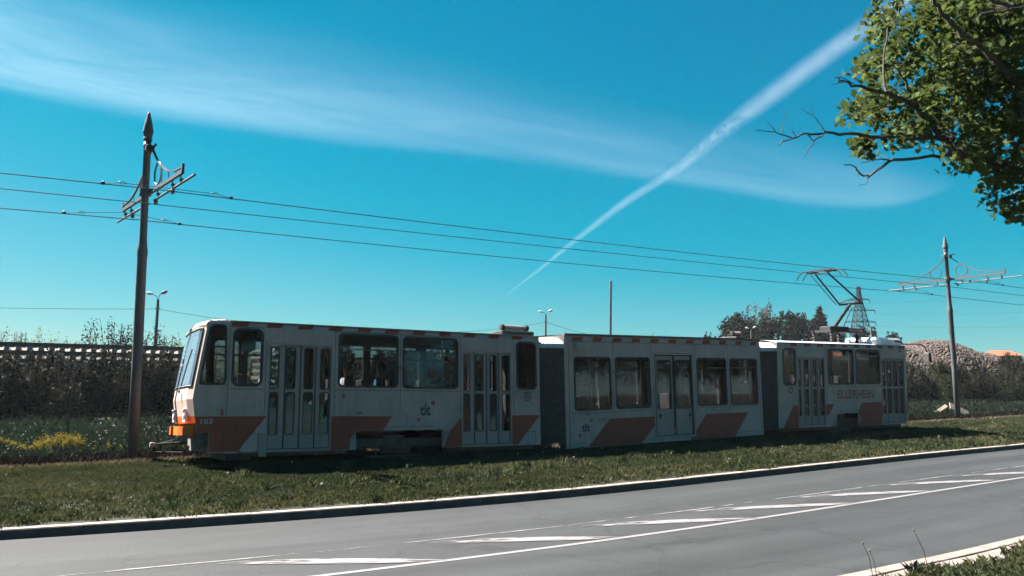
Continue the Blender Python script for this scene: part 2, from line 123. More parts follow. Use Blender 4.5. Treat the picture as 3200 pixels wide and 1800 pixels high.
def empty(name, loc, label, cat, group=None, rz=0.0):
    o = link(name, None, None, Matrix.Translation(loc) @ Matrix.Rotation(rz, 4, 'Z')); tag(o, label, cat, group); return o
def tag(o, label=None, cat=None, group=None, kind=None):
    if label: o['label'] = label
    if cat: o['category'] = cat
    if group: o['group'] = group
    if kind: o['kind'] = kind
    return o
def copy_tree(o, M, label=None, parent=None):
    c = o.copy(); COL.objects.link(c)
    old = WM[o.name]
    if parent is None: c.matrix_basis = M; WM[c.name] = M
    else: c.parent = parent; WM[c.name] = M
    if label: c['label'] = label
    for ch in KIDS(o):
        copy_tree(ch, M @ (old.inverted() @ WM[ch.name]), None, c)
    return c
def KIDS(o): return [c for c in COL.objects if c.parent == o]
def fast_mesh(name, verts, faces, mats, mi=None, attr=None, smooth=False):   # numpy: verts (n,3), faces (m,k)
    me = bpy.data.meshes.new(name); n=len(verts); m,k=faces.shape
    me.vertices.add(n); me.vertices.foreach_set('co', np.asarray(verts,dtype=np.float32).ravel())
    me.loops.add(m*k); me.loops.foreach_set('vertex_index', faces.astype(np.int32).ravel())
    me.polygons.add(m); me.polygons.foreach_set('loop_start', np.arange(0,m*k,k,dtype=np.int32))
    for mt in mats: me.materials.append(mt)
    if mi is not None: me.polygons.foreach_set('material_index', mi.astype(np.int32))
    if attr is not None:
        a = me.attributes.new('tint','FLOAT','POINT'); a.data.foreach_set('value', np.asarray(attr,dtype=np.float32))
    if smooth: me.polygons.foreach_set('use_smooth', np.ones(m,dtype=bool))
    me.update(calc_edges=True); me.validate(); return me

# ------------------------------------------------------------ materials
def N(nt_, t, **kw):
    n = nt_.nodes.new(t)
    for k,v in kw.items(): setattr(n, k, v)
    return n
def ramp(nt_, src, stops):
    r = N(nt_, 'ShaderNodeValToRGB'); el = r.color_ramp.elements
    while len(el) < len(stops): el.new(0.5)
    for e,(p,c) in zip(el, stops): e.position = p; e.color = (*c, 1) if len(c)==3 else c
    nt_.links.new(src, r.inputs[0]); return r
def base_mat(name):
    m = bpy.data.materials.new(name); m.use_nodes = True
    return m, m.node_tree, m.node_tree.nodes['Principled BSDF']
def mat(name, col, rough=0.6, metal=0.0, var=0.15, scale=6.0, bump=0.0, bscale=60.0, coat=0.0, dirt=None, spec=0.5, streak=0.0):
    """Paint, metal or stone: base colour broken by two noises, optional dirt colour, optional fine relief."""
    m, t, b = base_mat(name); L = t.links.new
    tc = N(t,'ShaderNodeTexCoord'); n1 = N(t,'ShaderNodeTexNoise'); n1.inputs['Scale'].default_value = scale; n1.inputs['Detail'].default_value = 6
    L(tc.outputs['Object'], n1.inputs['Vector'])
    c = np.array(col)
    r1 = ramp(t, n1.outputs[0], [(0.3, tuple(c*(1-var))), (0.7, tuple(np.minimum(c*(1+var),1)))])
    colsock = r1.outputs[0]
    if dirt is not None:
        n2 = N(t,'ShaderNodeTexNoise'); n2.inputs['Scale'].default_value = scale*0.35; n2.inputs['Detail'].default_value = 9; n2.inputs['Roughness'].default_value = 0.7
        L(tc.outputs['Object'], n2.inputs['Vector'])
        r2 = ramp(t, n2.outputs[0], [(0.48, (0,0,0)), (0.72, (dirt[1],)*3)])
        mx = N(t,'ShaderNodeMix', data_type='RGBA'); L(r2.outputs[0], mx.inputs[0]); L(colsock, mx.inputs[6]); mx.inputs[7].default_value = (*dirt[0],1); colsock = mx.outputs[2]
    if streak:                                             # rain streaks of old grime down the panels
        mp = N(t,'ShaderNodeMapping'); mp.inputs['Scale'].default_value = (9,9,0.7); L(tc.outputs['Object'], mp.inputs[0])
        n4 = N(t,'ShaderNodeTexNoise'); n4.inputs['Scale'].default_value = 1.6; n4.inputs['Detail'].default_value = 6; L(mp.outputs[0], n4.inputs['Vector'])
        r4 = ramp(t, n4.outputs[0], [(0.45,(1,1,1)),(0.75,(1-streak,)*3)])
        m4 = N(t,'ShaderNodeMix', data_type='RGBA', blend_type='MULTIPLY'); m4.inputs[0].default_value = 1; L(colsock, m4.inputs[6]); L(r4.outputs[0], m4.inputs[7]); colsock = m4.outputs[2]
    L(colsock, b.inputs['Base Color']); b.inputs['Roughness'].default_value = rough; b.inputs['Metallic'].default_value = metal
    b.inputs['Coat Weight'].default_value = coat; b.inputs['Specular IOR Level'].default_value = spec
    if bump:
        n3 = N(t,'ShaderNodeTexNoise'); n3.inputs['Scale'].default_value = bscale; n3.inputs['Detail'].default_value = 8
        L(tc.outputs['Object'], n3.inputs['Vector']); bp = N(t,'ShaderNodeBump'); bp.inputs['Strength'].default_value = bump; bp.inputs['Distance'].default_value = 0.02
        L(n3.outputs[0], bp.inputs['Height']); L(bp.outputs[0], b.inputs['Normal'])
    return m
def leaf_mat(name, c0, c1, trans=0.35, rough=0.75, spec=0.08):
    """Leaf or blade: colour from the per-vertex tint attribute, light passing through the blade."""
    m, t, b = base_mat(name); L = t.links.new
    a = N(t,'ShaderNodeAttribute', attribute_name='tint')
    r = ramp(t, a.outputs['Fac'], [(0.0,c0),(1.0,c1)])
    L(r.outputs[0], b.inputs['Base Color']); b.inputs['Roughness'].default_value = rough; b.inputs['Specular IOR Level'].default_value = spec
    tr = N(t,'ShaderNodeBsdfTranslucent'); hs = N(t,'ShaderNodeHueSaturation'); hs.inputs['Value'].default_value = 1.3; hs.inputs['Saturation'].default_value = 1.1; hs.inputs['Hue'].default_value = 0.485
    L(r.outputs[0], hs.inputs['Color']); L(hs.outputs[0], tr.inputs[0])
    mx = N(t,'ShaderNodeMixShader'); mx.inputs[0].default_value = trans; L(b.outputs[0], mx.inputs[1]); L(tr.outputs[0], mx.inputs[2])
    L(mx.outputs[0], t.nodes['Material Output'].inputs[0]); return m
def glass_mat(name, tint, rough=0.02, ior=1.5, sky_film=0.0):
    m = bpy.data.materials.new(name); m.use_nodes = True; t = m.node_tree; t.nodes.clear(); L = t.links.new
    o = N(t,'ShaderNodeOutputMaterial'); tr = N(t,'ShaderNodeBsdfTransparent'); tr.inputs[0].default_value = (*tint,1)
    gl = N(t,'ShaderNodeBsdfGlossy'); gl.inputs['Roughness'].default_value = rough; gl.inputs[0].default_value = (0.9,0.95,1,1)
    fr = N(t,'ShaderNodeFresnel'); fr.inputs[0].default_value = ior
    mx = N(t,'ShaderNodeMixShader'); L(fr.outputs[0], mx.inputs[0]); L(tr.outputs[0], mx.inputs[1]); L(gl.outputs[0], mx.inputs[2])
    last = mx
    if sky_film:                                               # dusty blue film that paints the reflected sky into the pane
        df = N(t,'ShaderNodeBsdfDiffuse'); df.inputs[0].default_value = (0.42,0.56,0.72,1); m2 = N(t,'ShaderNodeMixShader'); m2.inputs[0].default_value = sky_film; L(mx.outputs[0], m2.inputs[1]); L(df.outputs[0], m2.inputs[2]); last = m2
    L(last.outputs[0], o.inputs[0]); return m
def emit_mat(name, col, s):
    m, t, b = base_mat(name); b.inputs['Base Color'].default_value = (0.02,0.01,0.01,1)
    b.inputs['Emission Color'].default_value = (*col,1); b.inputs['Emission Strength'].default_value = s; return m

WHITE = mat('tram_white_paint', (0.455,0.335,0.285), 0.5, var=0.10, scale=1.6, coat=0.04, spec=0.3, dirt=((0.24,0.19,0.165),0.5), streak=0.16)
ORANGE = mat('tram_orange_paint', (0.62,0.12,0.012), 0.5, var=0.08, scale=2, spec=0.2, dirt=((0.2,0.05,0.02),0.3))
RED = mat('tram_red_paint', (0.34,0.076,0.048), 0.6, var=0.1, scale=2, spec=0.12, dirt=((0.16,0.07,0.05),0.6), streak=0.16)
ROOFM = mat('roof_grey_paint', (0.42,0.43,0.44), 0.6, var=0.12, scale=2, dirt=((0.16,0.15,0.14),0.5))
BLACK = mat('black_rubber', (0.03,0.028,0.027), 0.6, var=0.2)
DARK = mat('dark_underframe', (0.11,0.095,0.085), 0.8, var=0.3, dirt=((0.05,0.035,0.025),0.5))
INTER = mat('interior_panel', (0.13,0.12,0.115), 0.7, var=0.1)
INTD = mat('interior_floor', (0.06,0.055,0.05), 0.7, var=0.1)
SEATM = mat('seat_fabric', (0.07,0.065,0.07), 0.85, var=0.2)
RAILM = mat('handrail_paint', (0.62,0.62,0.58), 0.35, var=0.05)
DOORM = mat('door_grey_paint', (0.34,0.255,0.215), 0.5, var=0.06, scale=2, dirt=((0.2,0.19,0.18),0.5), streak=0.15)
BELL = mat('bellows_shaded_side', (0.11,0.095,0.085), 0.9, spec=0.1, var=0.25, scale=9)  # dark tone puts the shade of the bellows sides into the colour
BELL_LIT = mat('bellows_sunlit_top', (0.50,0.49,0.48), 0.8, var=0.12, scale=8, dirt=((0.2,0.19,0.18),0.5))  # pale copy that paints the sunlit top of the bellows
GLASS = glass_mat('window_glass', (0.42,0.44,0.44)); WIND = glass_mat('windscreen_glass', (0.5,0.58,0.64), 0.03, 1.8, 0.15)
FROST = mat('advert_film', (0.10,0.115,0.125), 0.6, var=0.25, scale=3)
FROSTD = mat('advert_film_dark', (0.045,0.045,0.05), 0.6, var=0.25, scale=3)
LAMPW = mat('lamp_white', (0.75,0.75,0.76), 0.3, var=0.03); LAMPR = mat('lamp_red_lens', (0.35,0.03,0.02), 0.2, var=0.1, coat=0.5)
LETD = mat('lettering_dark', (0.06,0.06,0.065), 0.5, var=0.1); LETR = mat('lettering_red', (0.24,0.07,0.06), 0.5, var=0.15); LETG = mat('lettering_grey', (0.42,0.42,0.42), 0.5, var=0.1)
LED = emit_mat('display_amber', (1.0,0.20,0.03), 0.26)
STEEL = mat('galvanised_grey_paint', (0.066,0.068,0.070), 0.55, spec=0.25, var=0.12, scale=5, dirt=((0.10,0.09,0.08),0.5), coat=0.1)
STEELD = mat('dark_steel', (0.024,0.023,0.023), 0.65, var=0.25, spec=0.2)
WIRE = mat('copper_wire', (0.02,0.03,0.035), 0.5, metal=0.2, var=0.1)
PORC = mat('insulator_porcelain', (0.09,0.06,0.05), 0.3, var=0.2)
WOOD = mat('weathered_pole_wood', (0.085,0.07,0.06), 0.85, var=0.3, scale=4, bump=0.4, bscale=30)
CONCD = mat('dark_concrete', (0.055,0.048,0.042), 0.9, var=0.3, scale=3, dirt=((0.2,0.17,0.14),0.8))  # darker concrete for the sleepers below the topmost panel
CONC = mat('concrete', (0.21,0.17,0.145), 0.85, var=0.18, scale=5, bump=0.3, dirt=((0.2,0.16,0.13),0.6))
RAIL = mat('rusty_rail', (0.06,0.038,0.028), 0.7, var=0.3, scale=8)
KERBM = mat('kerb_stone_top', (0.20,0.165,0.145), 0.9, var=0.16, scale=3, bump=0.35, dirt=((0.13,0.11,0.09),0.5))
KERBF = mat('kerb_stone_shaded_face', (0.12,0.10,0.09), 0.95, var=0.3, scale=4, bump=0.3, spec=0.1)  # darker than the top: shade on the kerb face put into its colour
SAND = mat('kerb_sand', (0.165,0.14,0.122), 0.95, var=0.2, scale=4, bump=0.6, bscale=90, dirt=((0.15,0.12,0.09),0.5))
BARK = mat('bark', (0.045,0.032,0.024), 0.9, var=0.35, scale=14, bump=0.6, bscale=50)
BARKL = mat('pale_bark', (0.075,0.055,0.038), 0.85, var=0.3, scale=14, bump=0.5, bscale=50)
SKIN = mat('skin', (0.32,0.19,0.14), 0.55, var=0.06); HAIR = mat('hair', (0.03,0.022,0.018), 0.6, var=0.2)
CLW = mat('white_shirt', (0.75,0.75,0.75), 0.8, var=0.05); CLB = mat('blue_jacket', (0.03,0.22,0.42), 0.8, var=0.1); CLD = mat('dark_coat', (0.04,0.04,0.05), 0.8, var=0.1)
ACW = mat('unit_white_plastic', (0.62,0.61,0.61), 0.35, var=0.04, coat=0.2)
ROOFTILE = mat('orange_roof', (0.22,0.07,0.03), 0.7, var=0.1)
L_TREE = leaf_mat('maple_leaf', (0.012,0.026,0.009), (0.092,0.122,0.034), 0.34)
L_SHRUB = leaf_mat('shrub_leaf', (0.006,0.0075,0.005), (0.020,0.023,0.013), 0.25)
L_FAR = leaf_mat('far_leaf', (0.004,0.007,0.004), (0.016,0.023,0.011), 0.25)
L_MID = leaf_mat('hedge_leaf', (0.010,0.014,0.007), (0.046,0.056,0.024), 0.3)
L_LIGHT = leaf_mat('young_leaf', (0.035,0.05,0.016), (0.11,0.13,0.04), 0.35)
L_BROWN = leaf_mat('bare_twig_leaf', (0.05,0.038,0.026), (0.11,0.085,0.06), 0.2)
GRASS = leaf_mat('grass_blade', (0.010,0.021,0.009), (0.095,0.094,0.044), 0.22)
DRY = leaf_mat('dry_grass_blade', (0.004,0.0036,0.003), (0.019,0.016,0.012), 0.15)
STRAW = leaf_mat('straw_blade', (0.05,0.042,0.025), (0.20,0.165,0.10), 0.2)
WEED = leaf_mat('weed_leaf', (0.006,0.012,0.008), (0.019,0.030,0.016), 0.25)
YEL = leaf_mat('yellow_petal', (0.20,0.155,0.003), (0.34,0.27,0.006), 0.25); PUFF = leaf_mat('white_seed_head', (0.16,0.17,0.155), (0.36,0.36,0.34), 0.3)

def ground_mat(name, stops, scale, fine=40.0, bump=0.5):
    m, t, b = base_mat(name); L = t.links.new
    tc = N(t,'ShaderNodeTexCoord'); a = N(t,'ShaderNodeTexNoise'); a.inputs['Scale'].default_value = scale; a.inputs['Detail'].default_value = 8; a.inputs['Roughness'].default_value = 0.65
    c = N(t,'ShaderNodeTexNoise'); c.inputs['Scale'].default_value = fine; c.inputs['Detail'].default_value = 5
    L(tc.outputs['Object'], a.inputs['Vector']); L(tc.outputs['Object'], c.inputs['Vector'])
    mx = N(t,'ShaderNodeMath', operation='MULTIPLY_ADD'); mx.inputs[1].default_value = 0.45; L(c.outputs[0], mx.inputs[0])
    sc = N(t,'ShaderNodeMath', operation='MULTIPLY'); sc.inputs[1].default_value = 0.6; L(a.outputs[0], sc.inputs[0]); L(sc.outputs[0], mx.inputs[2])
    r = ramp(t, mx.outputs[0], stops); L(r.outputs[0], b.inputs['Base Color']); b.inputs['Roughness'].default_value = 0.95; b.inputs['Specular IOR Level'].default_value = 0.15
    bp = N(t,'ShaderNodeBump'); bp.inputs['Strength'].default_value = bump; bp.inputs['Distance'].default_value = 0.03; L(c.outputs[0], bp.inputs['Height']); L(bp.outputs[0], b.inputs['Normal'])
    return m
SOIL = ground_mat('lawn_soil', [(0.35,(0.010,0.014,0.007)),(0.5,(0.020,0.024,0.012)),(0.66,(0.045,0.040,0.024))], 0.7)
DIRT = ground_mat('dry_track_ground', [(0.35,(0.006,0.0055,0.0045)),(0.55,(0.012,0.0105,0.0085)),(0.7,(0.026,0.021,0.016))], 1.2)
FIELD = ground_mat('rough_field', [(0.35,(0.010,0.013,0.008)),(0.55,(0.020,0.024,0.014)),(0.72,(0.05,0.045,0.033))], 0.5)

def asphalt_mat():
    m, t, b = base_mat('asphalt'); L = t.links.new
    tc = N(t,'ShaderNodeTexCoord'); uv = N(t,'ShaderNodeUVMap'); sx = N(t,'ShaderNodeSeparateXYZ'); L(uv.outputs[0], sx.inputs[0])
    # wheel tracks: paler polished bands along the lanes, position across the road in uv.y (metres from far kerb)
    w = N(t,'ShaderNodeTexNoise'); w.inputs['Scale'].default_value = 1.0; w.inputs['Detail'].default_value = 3
    cb = N(t,'ShaderNodeCombineXYZ'); mu = N(t,'ShaderNodeMath', operation='MULTIPLY'); mu.inputs[1].default_value = 0.06; L(sx.outputs[0], mu.inputs[0]); L(mu.outputs[0], cb.inputs[0])
    mv = N(t,'ShaderNodeMath', operation='MULTIPLY'); mv.inputs[1].default_value = 1.15; L(sx.outputs[1], mv.inputs[0]); L(mv.outputs[0], cb.inputs[1]); L(cb.outputs[0], w.inputs['Vector'])
    f = N(t,'ShaderNodeTexNoise'); f.inputs['Scale'].default_value = 34; f.inputs['Detail'].default_value = 6; f.inputs['Roughness'].default_value = 0.85; L(tc.outputs['Object'], f.inputs['Vector'])
    g = N(t,'ShaderNodeTexNoise'); g.inputs['Scale'].default_value = 0.9; g.inputs['Detail'].default_value = 8; L(tc.outputs['Object'], g.inputs['Vector'])
    r1 = ramp(t, w.outputs[0], [(0.38,(0.0142,0.0160,0.0168)),(0.60,(0.0245,0.0272,0.0282))])
    r2 = ramp(t, f.outputs[0], [(0.30,(0.50,0.51,0.51)),(0.72,(1.44,1.43,1.42))])
    r3 = ramp(t, g.outputs[0], [(0.3,(0.86,0.86,0.86)),(0.7,(1.10,1.10,1.10))])
    m1 = N(t,'ShaderNodeMix', data_type='RGBA', blend_type='MULTIPLY'); m1.inputs[0].default_value = 1; L(r1.outputs[0], m1.inputs[6]); L(r2.outputs[0], m1.inputs[7])
    m2 = N(t,'ShaderNodeMix', data_type='RGBA', blend_type='MULTIPLY'); m2.inputs[0].default_value = 1; L(m1.outputs[2], m2.inputs[6]); L(r3.outputs[0], m2.inputs[7])
    vo = N(t,'ShaderNodeTexVoronoi', feature='DISTANCE_TO_EDGE'); vo.inputs['Scale'].default_value = 0.42
    wp = N(t,'ShaderNodeTexNoise'); wp.inputs['Scale'].default_value = 1.4; wp.inputs['Detail'].default_value = 8; L(tc.outputs['Object'], wp.inputs['Vector'])
    va = N(t,'ShaderNodeMix', data_type='RGBA', blend_type='ADD'); va.inputs[0].default_value = 1.6; L(tc.outputs['Object'], va.inputs[6]); L(wp.outputs[1], va.inputs[7]); L(va.outputs[2], vo.inputs['Vector'])
    rc = ramp(t, vo.outputs[0], [(0.004,(0.55,0.55,0.55)),(0.014,(1,1,1))])
    m3 = N(t,'ShaderNodeMix', data_type='RGBA', blend_type='MULTIPLY'); m3.inputs[0].default_value = 0.7; L(m2.outputs[2], m3.inputs[6]); L(rc.outputs[0], m3.inputs[7])
    L(m3.outputs[2], b.inputs['Base Color']); b.inputs['Roughness'].default_value = 0.85; b.inputs['Specular IOR Level'].default_value = 0.3
    bp = N(t,'ShaderNodeBump'); bp.inputs['Strength'].default_value = 0.5; bp.inputs['Distance'].default_value = 0.01; L(f.outputs[0], bp.inputs['Height']); L(bp.outputs[0], b.inputs['Normal'])
    return m
ASPH = asphalt_mat()
def worn_paint(name, lo, hi, scale=(1.2,9.0), edge=0.0):
    """Road paint with flaked-off patches (uv in metres along and across the stroke)."""
    m, t, b = base_mat(name); L = t.links.new
    uv = N(t,'ShaderNodeUVMap'); mp = N(t,'ShaderNodeMapping'); mp.inputs['Scale'].default_value = (scale[0],scale[1],1); L(uv.outputs[0], mp.inputs[0])
    n = N(t,'ShaderNodeTexNoise'); n.inputs['Scale'].default_value = 2.2; n.inputs['Detail'].default_value = 9; n.inputs['Roughness'].default_value = 0.72; L(mp.outputs[0], n.inputs['Vector'])
    at = N(t,'ShaderNodeAttribute', attribute_name='wear')
    ad = N(t,'ShaderNodeMath', operation='SUBTRACT'); L(n.outputs[0], ad.inputs[0]); L(at.outputs['Fac'], ad.inputs[1])
    r = ramp(t, ad.outputs[0], [(lo,(0,0,0)),(hi,(1,1,1))])
    b.inputs['Base Color'].default_value = (0.125,0.12,0.12,1); b.inputs['Roughness'].default_value = 0.8
    L(r.outputs[0], b.inputs['Alpha']); return m
PAINT = worn_paint('worn_road_paint', 0.355, 0.43, (0.9,6.5)); PAINTL = worn_paint('road_line_paint', 0.14, 0.24, (1.5,6))

# ------------------------------------------------------------ ground frame: s along the track, l across it (l<0 towards the road)
HD = R(31.5); TX, TY = math.cos(HD), math.sin(HD); NX, NY = -TY, TX; OX, OY = -6.225, 15.797
def G(s, l, z=0.0): return (OX+TX*s+NX*l, OY+TY*s+NY*l, z)
def SL(x, y): dx, dy = x-OX, y-OY; return dx*TX+dy*TY, dx*NX+dy*NY
def interp(pts, x):
    p = np.array(pts); return np.interp(x, p[:,0], p[:,1])
def smooth_curve(pts, step=0.5):
    p = np.array(pts, float); xs = np.arange(p[0,0], p[-1,0]+1e-6, step); ys = np.interp(xs, p[:,0], p[:,1])
    k = np.ones(9)/9
    for _ in range(2):
        e = np.pad(ys, 4, mode='edge'); e[:4] = ys[0]-(ys[1]-ys[0])*np.arange(4,0,-1); e[-4:] = ys[-1]+(ys[-1]-ys[-2])*np.arange(1,5); ys = np.convolve(e, k, 'valid')
    return np.stack([xs, ys], 1)
ROAD_Z, KERB_Z = -0.155, -0.04
KERB = smooth_curve([(-40,2.0),(-20,-2.3),(-8,-4.33),(-3.02,-5.10),(-1.83,-5.29),(-0.5,-5.48),(1.38,-5.66),(3.3,-5.76),(5.25,-5.74),(8,-5.48),(12.7,-5.03),(16.5,-4.70),(22,-4.40),(34,-3.9),(60,-3.2),(90,-2.4)])
WLINE = smooth_curve([(-40,-3.0),(-12,-8.2),(-4,-8.75),(-0.33,-8.90),(0.67,-8.94),(2.17,-8.97),(3.6,-8.96),(4.46,-8.91),(5.76,-8.80),(8.46,-8.63),(10.9,-8.42),(14.3,-8.16),(30,-7.2),(60,-6.0),(90,-5)])
TLINE = smooth_curve([(-40,-2.2),(-12,-6.6),(-2.49,-7.55),(-1.35,-7.70),(-0.25,-7.82),(1.06,-7.90),(3.15,-7.92),(5.26,-7.83),(7.44,-7.65),(10.39,-7.46),(15.6,-7.05),(30,-6.3),(60,-5.2),(90,-4.3)])
_ne = [SL(3.02,7.55), SL(4.17,8.30), SL(6.0,9.60)]
NEAR = smooth_curve([(-40,-6.3),(-14,-10.9),(-6,-11.5),_ne[0],_ne[1],_ne[2],(16.5,-11.0),(34,-9.9),(60,-8.8),(90,-7.6)])
def kl(s): return np.interp(s, KERB[:,0], KERB[:,1])
def nl(s): return np.interp(s, NEAR[:,0], NEAR[:,1])
def sstep(a, b, x): q = np.clip((x-a)/(b-a), 0, 1); return q*q*(3-2*q)
def gz(s, l):
    s = np.asarray(s, float); l = np.asarray(l, float); k = kl(s)
    z = KERB_Z + (0.03-KERB_Z)*sstep(k, k+3.0, l)
    z = z - 0.23*sstep(2.05, 3.4, l)
    z = z + np.clip(0.0085*(s-12), 0, 0.33)*sstep(-3.6, 0.5, l)
    return z + 0.018*np.sin(1.3*s+0.7*l)*np.sin(0.9*l+0.4*s)*sstep(k+0.3, k+1.5, l)
def sheet(name, S, Lf, m, zf, kind='structure', uv=False):
    """grid between two l-curves; S array of s, Lf(s, w) -> l for w in the list"""
    ws = Lf[1]; verts = []; uvs = []
    for s in S:
        for w in ws:
            l = Lf[0](s, w); x, y, _ = G(s, l); verts.append((x, y, float(zf(s, l)))); uvs.append((s, Lf[0](s,0)-l))
    nw = len(ws); faces = []
    for i in range(len(S)-1):
        for j in range(nw-1): faces.append((i*nw+j, (i+1)*nw+j, (i+1)*nw+j+1, i*nw+j+1))
    me = bpy.data.meshes.new(name); me.from_pydata(verts, [], faces); me.materials.append(m)
    if uv:
        ul = me.uv_layers.new(name='UVMap')
        for lp in me.loops: ul.data[lp.index].uv = uvs[lp.vertex_index]
    me.polygons.foreach_set('use_smooth', [True]*len(faces)); me.update()
    o = link(name, me); tag(o, kind=kind); return o

SS = np.arange(-40, 90.1, 0.5)
gm = MB(); gm.poly([(-2000,-2000,-0.62),(2000,-2000,-0.62),(2000,2000,-0.62),(-2000,2000,-0.62)]); gm.build('ground', FIELD); tag(bpy.data.objects['ground'], kind='structure')
road = sheet('road', SS, (lambda s, w: float(kl(s)+(nl(s)-kl(s))*w), list(np.linspace(0,1,9))), ASPH, lambda s, l: ROAD_Z, uv=True)
lawn = sheet('lawn', np.arange(-40,90.1,0.4), (lambda s, w: float(kl(s)+0.17+(2.3-kl(s)-0.17)*w), list(np.linspace(0,1,20))), SOIL, gz)
bed = sheet('track_bed', SS, (lambda s, w: 2.3+4.5*w, list(np.linspace(0,1,8))), DIRT, gz)
rough = sheet('rough_ground', np.arange(-70,121,1.5), (lambda s, w: 6.8+100*w, list(np.linspace(0,1,60)**1.5)), FIELD, lambda s, l: gz(s,l))
verge = sheet('near_verge', SS, (lambda s, w: float(nl(s)-0.50-14*w), list(np.linspace(0,1,15))), SOIL, lambda s, l: -0.03+0.02*min(1.5, max(0,float(nl(s))-0.50-l)))
strip = sheet('sandy_edge', SS, (lambda s, w: float(nl(s)-0.16-0.48*w), [0,0.33,0.66,1.0]), SAND, lambda s, l: -0.058+0.012*math.sin(3.1*s)*0.4)
strip2 = sheet('kerb_backing', SS, (lambda s, w: float(kl(s)+0.165+0.16*w), [0,0.5,1.0]), SAND, lambda s, l: KERB_Z-0.004+0.004*math.sin(5*s))
field_far = MB()

# kerbs: one stone after another along each road edge
def kerb(name, curve, side, s0, s1, ztop, L_=0.997):
    root = link(name, None); tag(root, kind='structure'); WM[root.name] = Matrix.Identity(4)
    var = []
    for k in range(4):
        mb = MB(); w = 0.165; e = 0.0005+0.0005*k
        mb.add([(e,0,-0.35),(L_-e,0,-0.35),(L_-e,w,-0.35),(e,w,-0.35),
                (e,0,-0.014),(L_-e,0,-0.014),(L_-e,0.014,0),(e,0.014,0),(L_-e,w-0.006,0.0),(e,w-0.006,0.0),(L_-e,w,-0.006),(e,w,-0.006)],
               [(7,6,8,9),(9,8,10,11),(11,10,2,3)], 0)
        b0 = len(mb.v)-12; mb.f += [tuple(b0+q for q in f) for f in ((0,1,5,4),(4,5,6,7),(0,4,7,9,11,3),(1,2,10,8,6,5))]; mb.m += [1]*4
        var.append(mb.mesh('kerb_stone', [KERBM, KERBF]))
    s = s0; i = 0
    while s < s1:
        a = Vector(G(s, np.interp(s,curve[:,0],curve[:,1]))); 
        d = Vector(G(s+1, np.interp(s+1,curve[:,0],curve[:,1])))-a; d.z=0; ln = d.length; d.normalize()
        nrm = Vector((-d.y, d.x, 0))*side
        M = Matrix(((d.x, nrm.x, 0, a.x),(d.y, nrm.y, 0, a.y),(0,0,1,ztop+random.uniform(-0.002,0.002)),(0,0,0,1)))
        link('kerb_stone', var[i%4], root, M); s += 1.0/ln; i += 1
    return root

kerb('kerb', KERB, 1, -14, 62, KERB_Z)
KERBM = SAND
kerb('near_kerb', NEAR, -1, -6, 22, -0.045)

# painted markings
def stroke(name, P, width, m, wear, z=ROAD_Z+0.004):
    """P: list of (x,y); width: number or list; wear: list"""
    n_ = len(P); ws = width if isinstance(width, list) else [width]*n_
    V = []; F = []; UVs = []; wr = []; acc = 0
    for i in range(n_):
        a = Vector(P[max(i-1,0)]); b = Vector(P[min(i+1,n_-1)]); d = (b-a).normalized(); nn = Vector((-d.y, d.x))
        if i: acc += (Vector(P[i])-Vector(P[i-1])).length
        for k in (-1, 0, 1):
            q = Vector(P[i])+nn*k*ws[i]/2; V.append((q.x, q.y, z)); UVs.append((acc, k*ws[i]/2)); wr.append(wear[i] + (0.02 if k else 0))
    for i in range(n_-1):
        for k in (0,1): F.append((i*3+k, (i+1)*3+k, (i+1)*3+k+1, i*3+k+1))
    me = bpy.data.meshes.new(name); me.from_pydata(V, [], F); me.materials.append(m); ul = me.uv_layers.new(name='UVMap')
    for lp in me.loops: ul.data[lp.index].uv = UVs[lp.vertex_index]
    at = me.attributes.new('wear','FLOAT','POINT'); at.data.foreach_set('value', wr); me.update()
    return tag(link(name, me), kind='structure')
sel = [p for p in WLINE if -12 < p[0] < 60]
stroke('road_line', [G(*p)[:2] for p in sel], 0.085, PAINTL, [0.0]*len(sel))
sel = [p for p in TLINE if -8 < p[0] < 40]
stroke('road_line', [G(*p)[:2] for p in sel], 0.05, PAINT, [0.10+0.05*math.sin(i*0.9) for i in range(len(sel))], ROAD_Z+0.005)
HATCH = [((-3.35,8.55),(-0.62,8.70)),((-1.25,9.62),(1.40,9.98)),((0.60,10.66),(3.42,11.38)),((2.10,11.83),(5.55,12.83)),((4.15,13.25),(7.45,14.28)),((6.35,14.83),(9.55,15.86)),((8.50,16.30),(11.9,17.45)),((10.9,17.95),(14.6,19.25)),((13.6,19.9),(17.6,21.3))]
for a, b in HATCH:
    a = Vector(a); b = Vector(b); d = (b-a); pp = [a+d*q for q in np.linspace(0,1,12)]
    nn = Vector((-d.y,d.x)).normalized()
    pp = [p+nn*0.05*math.sin(math.pi*i/11) for i,p in enumerate(pp)]
    stroke('road_marking', [tuple(p) for p in pp], [0.07,0.11,0.16,0.20,0.22,0.235,0.24,0.24,0.23,0.19,0.13,0.05], PAINT, [0.25,0.19,0.15,0.12,0.08,0.04,0.02,0.02,0.03,0.05,0.10,0.18], ROAD_Z+0.008)

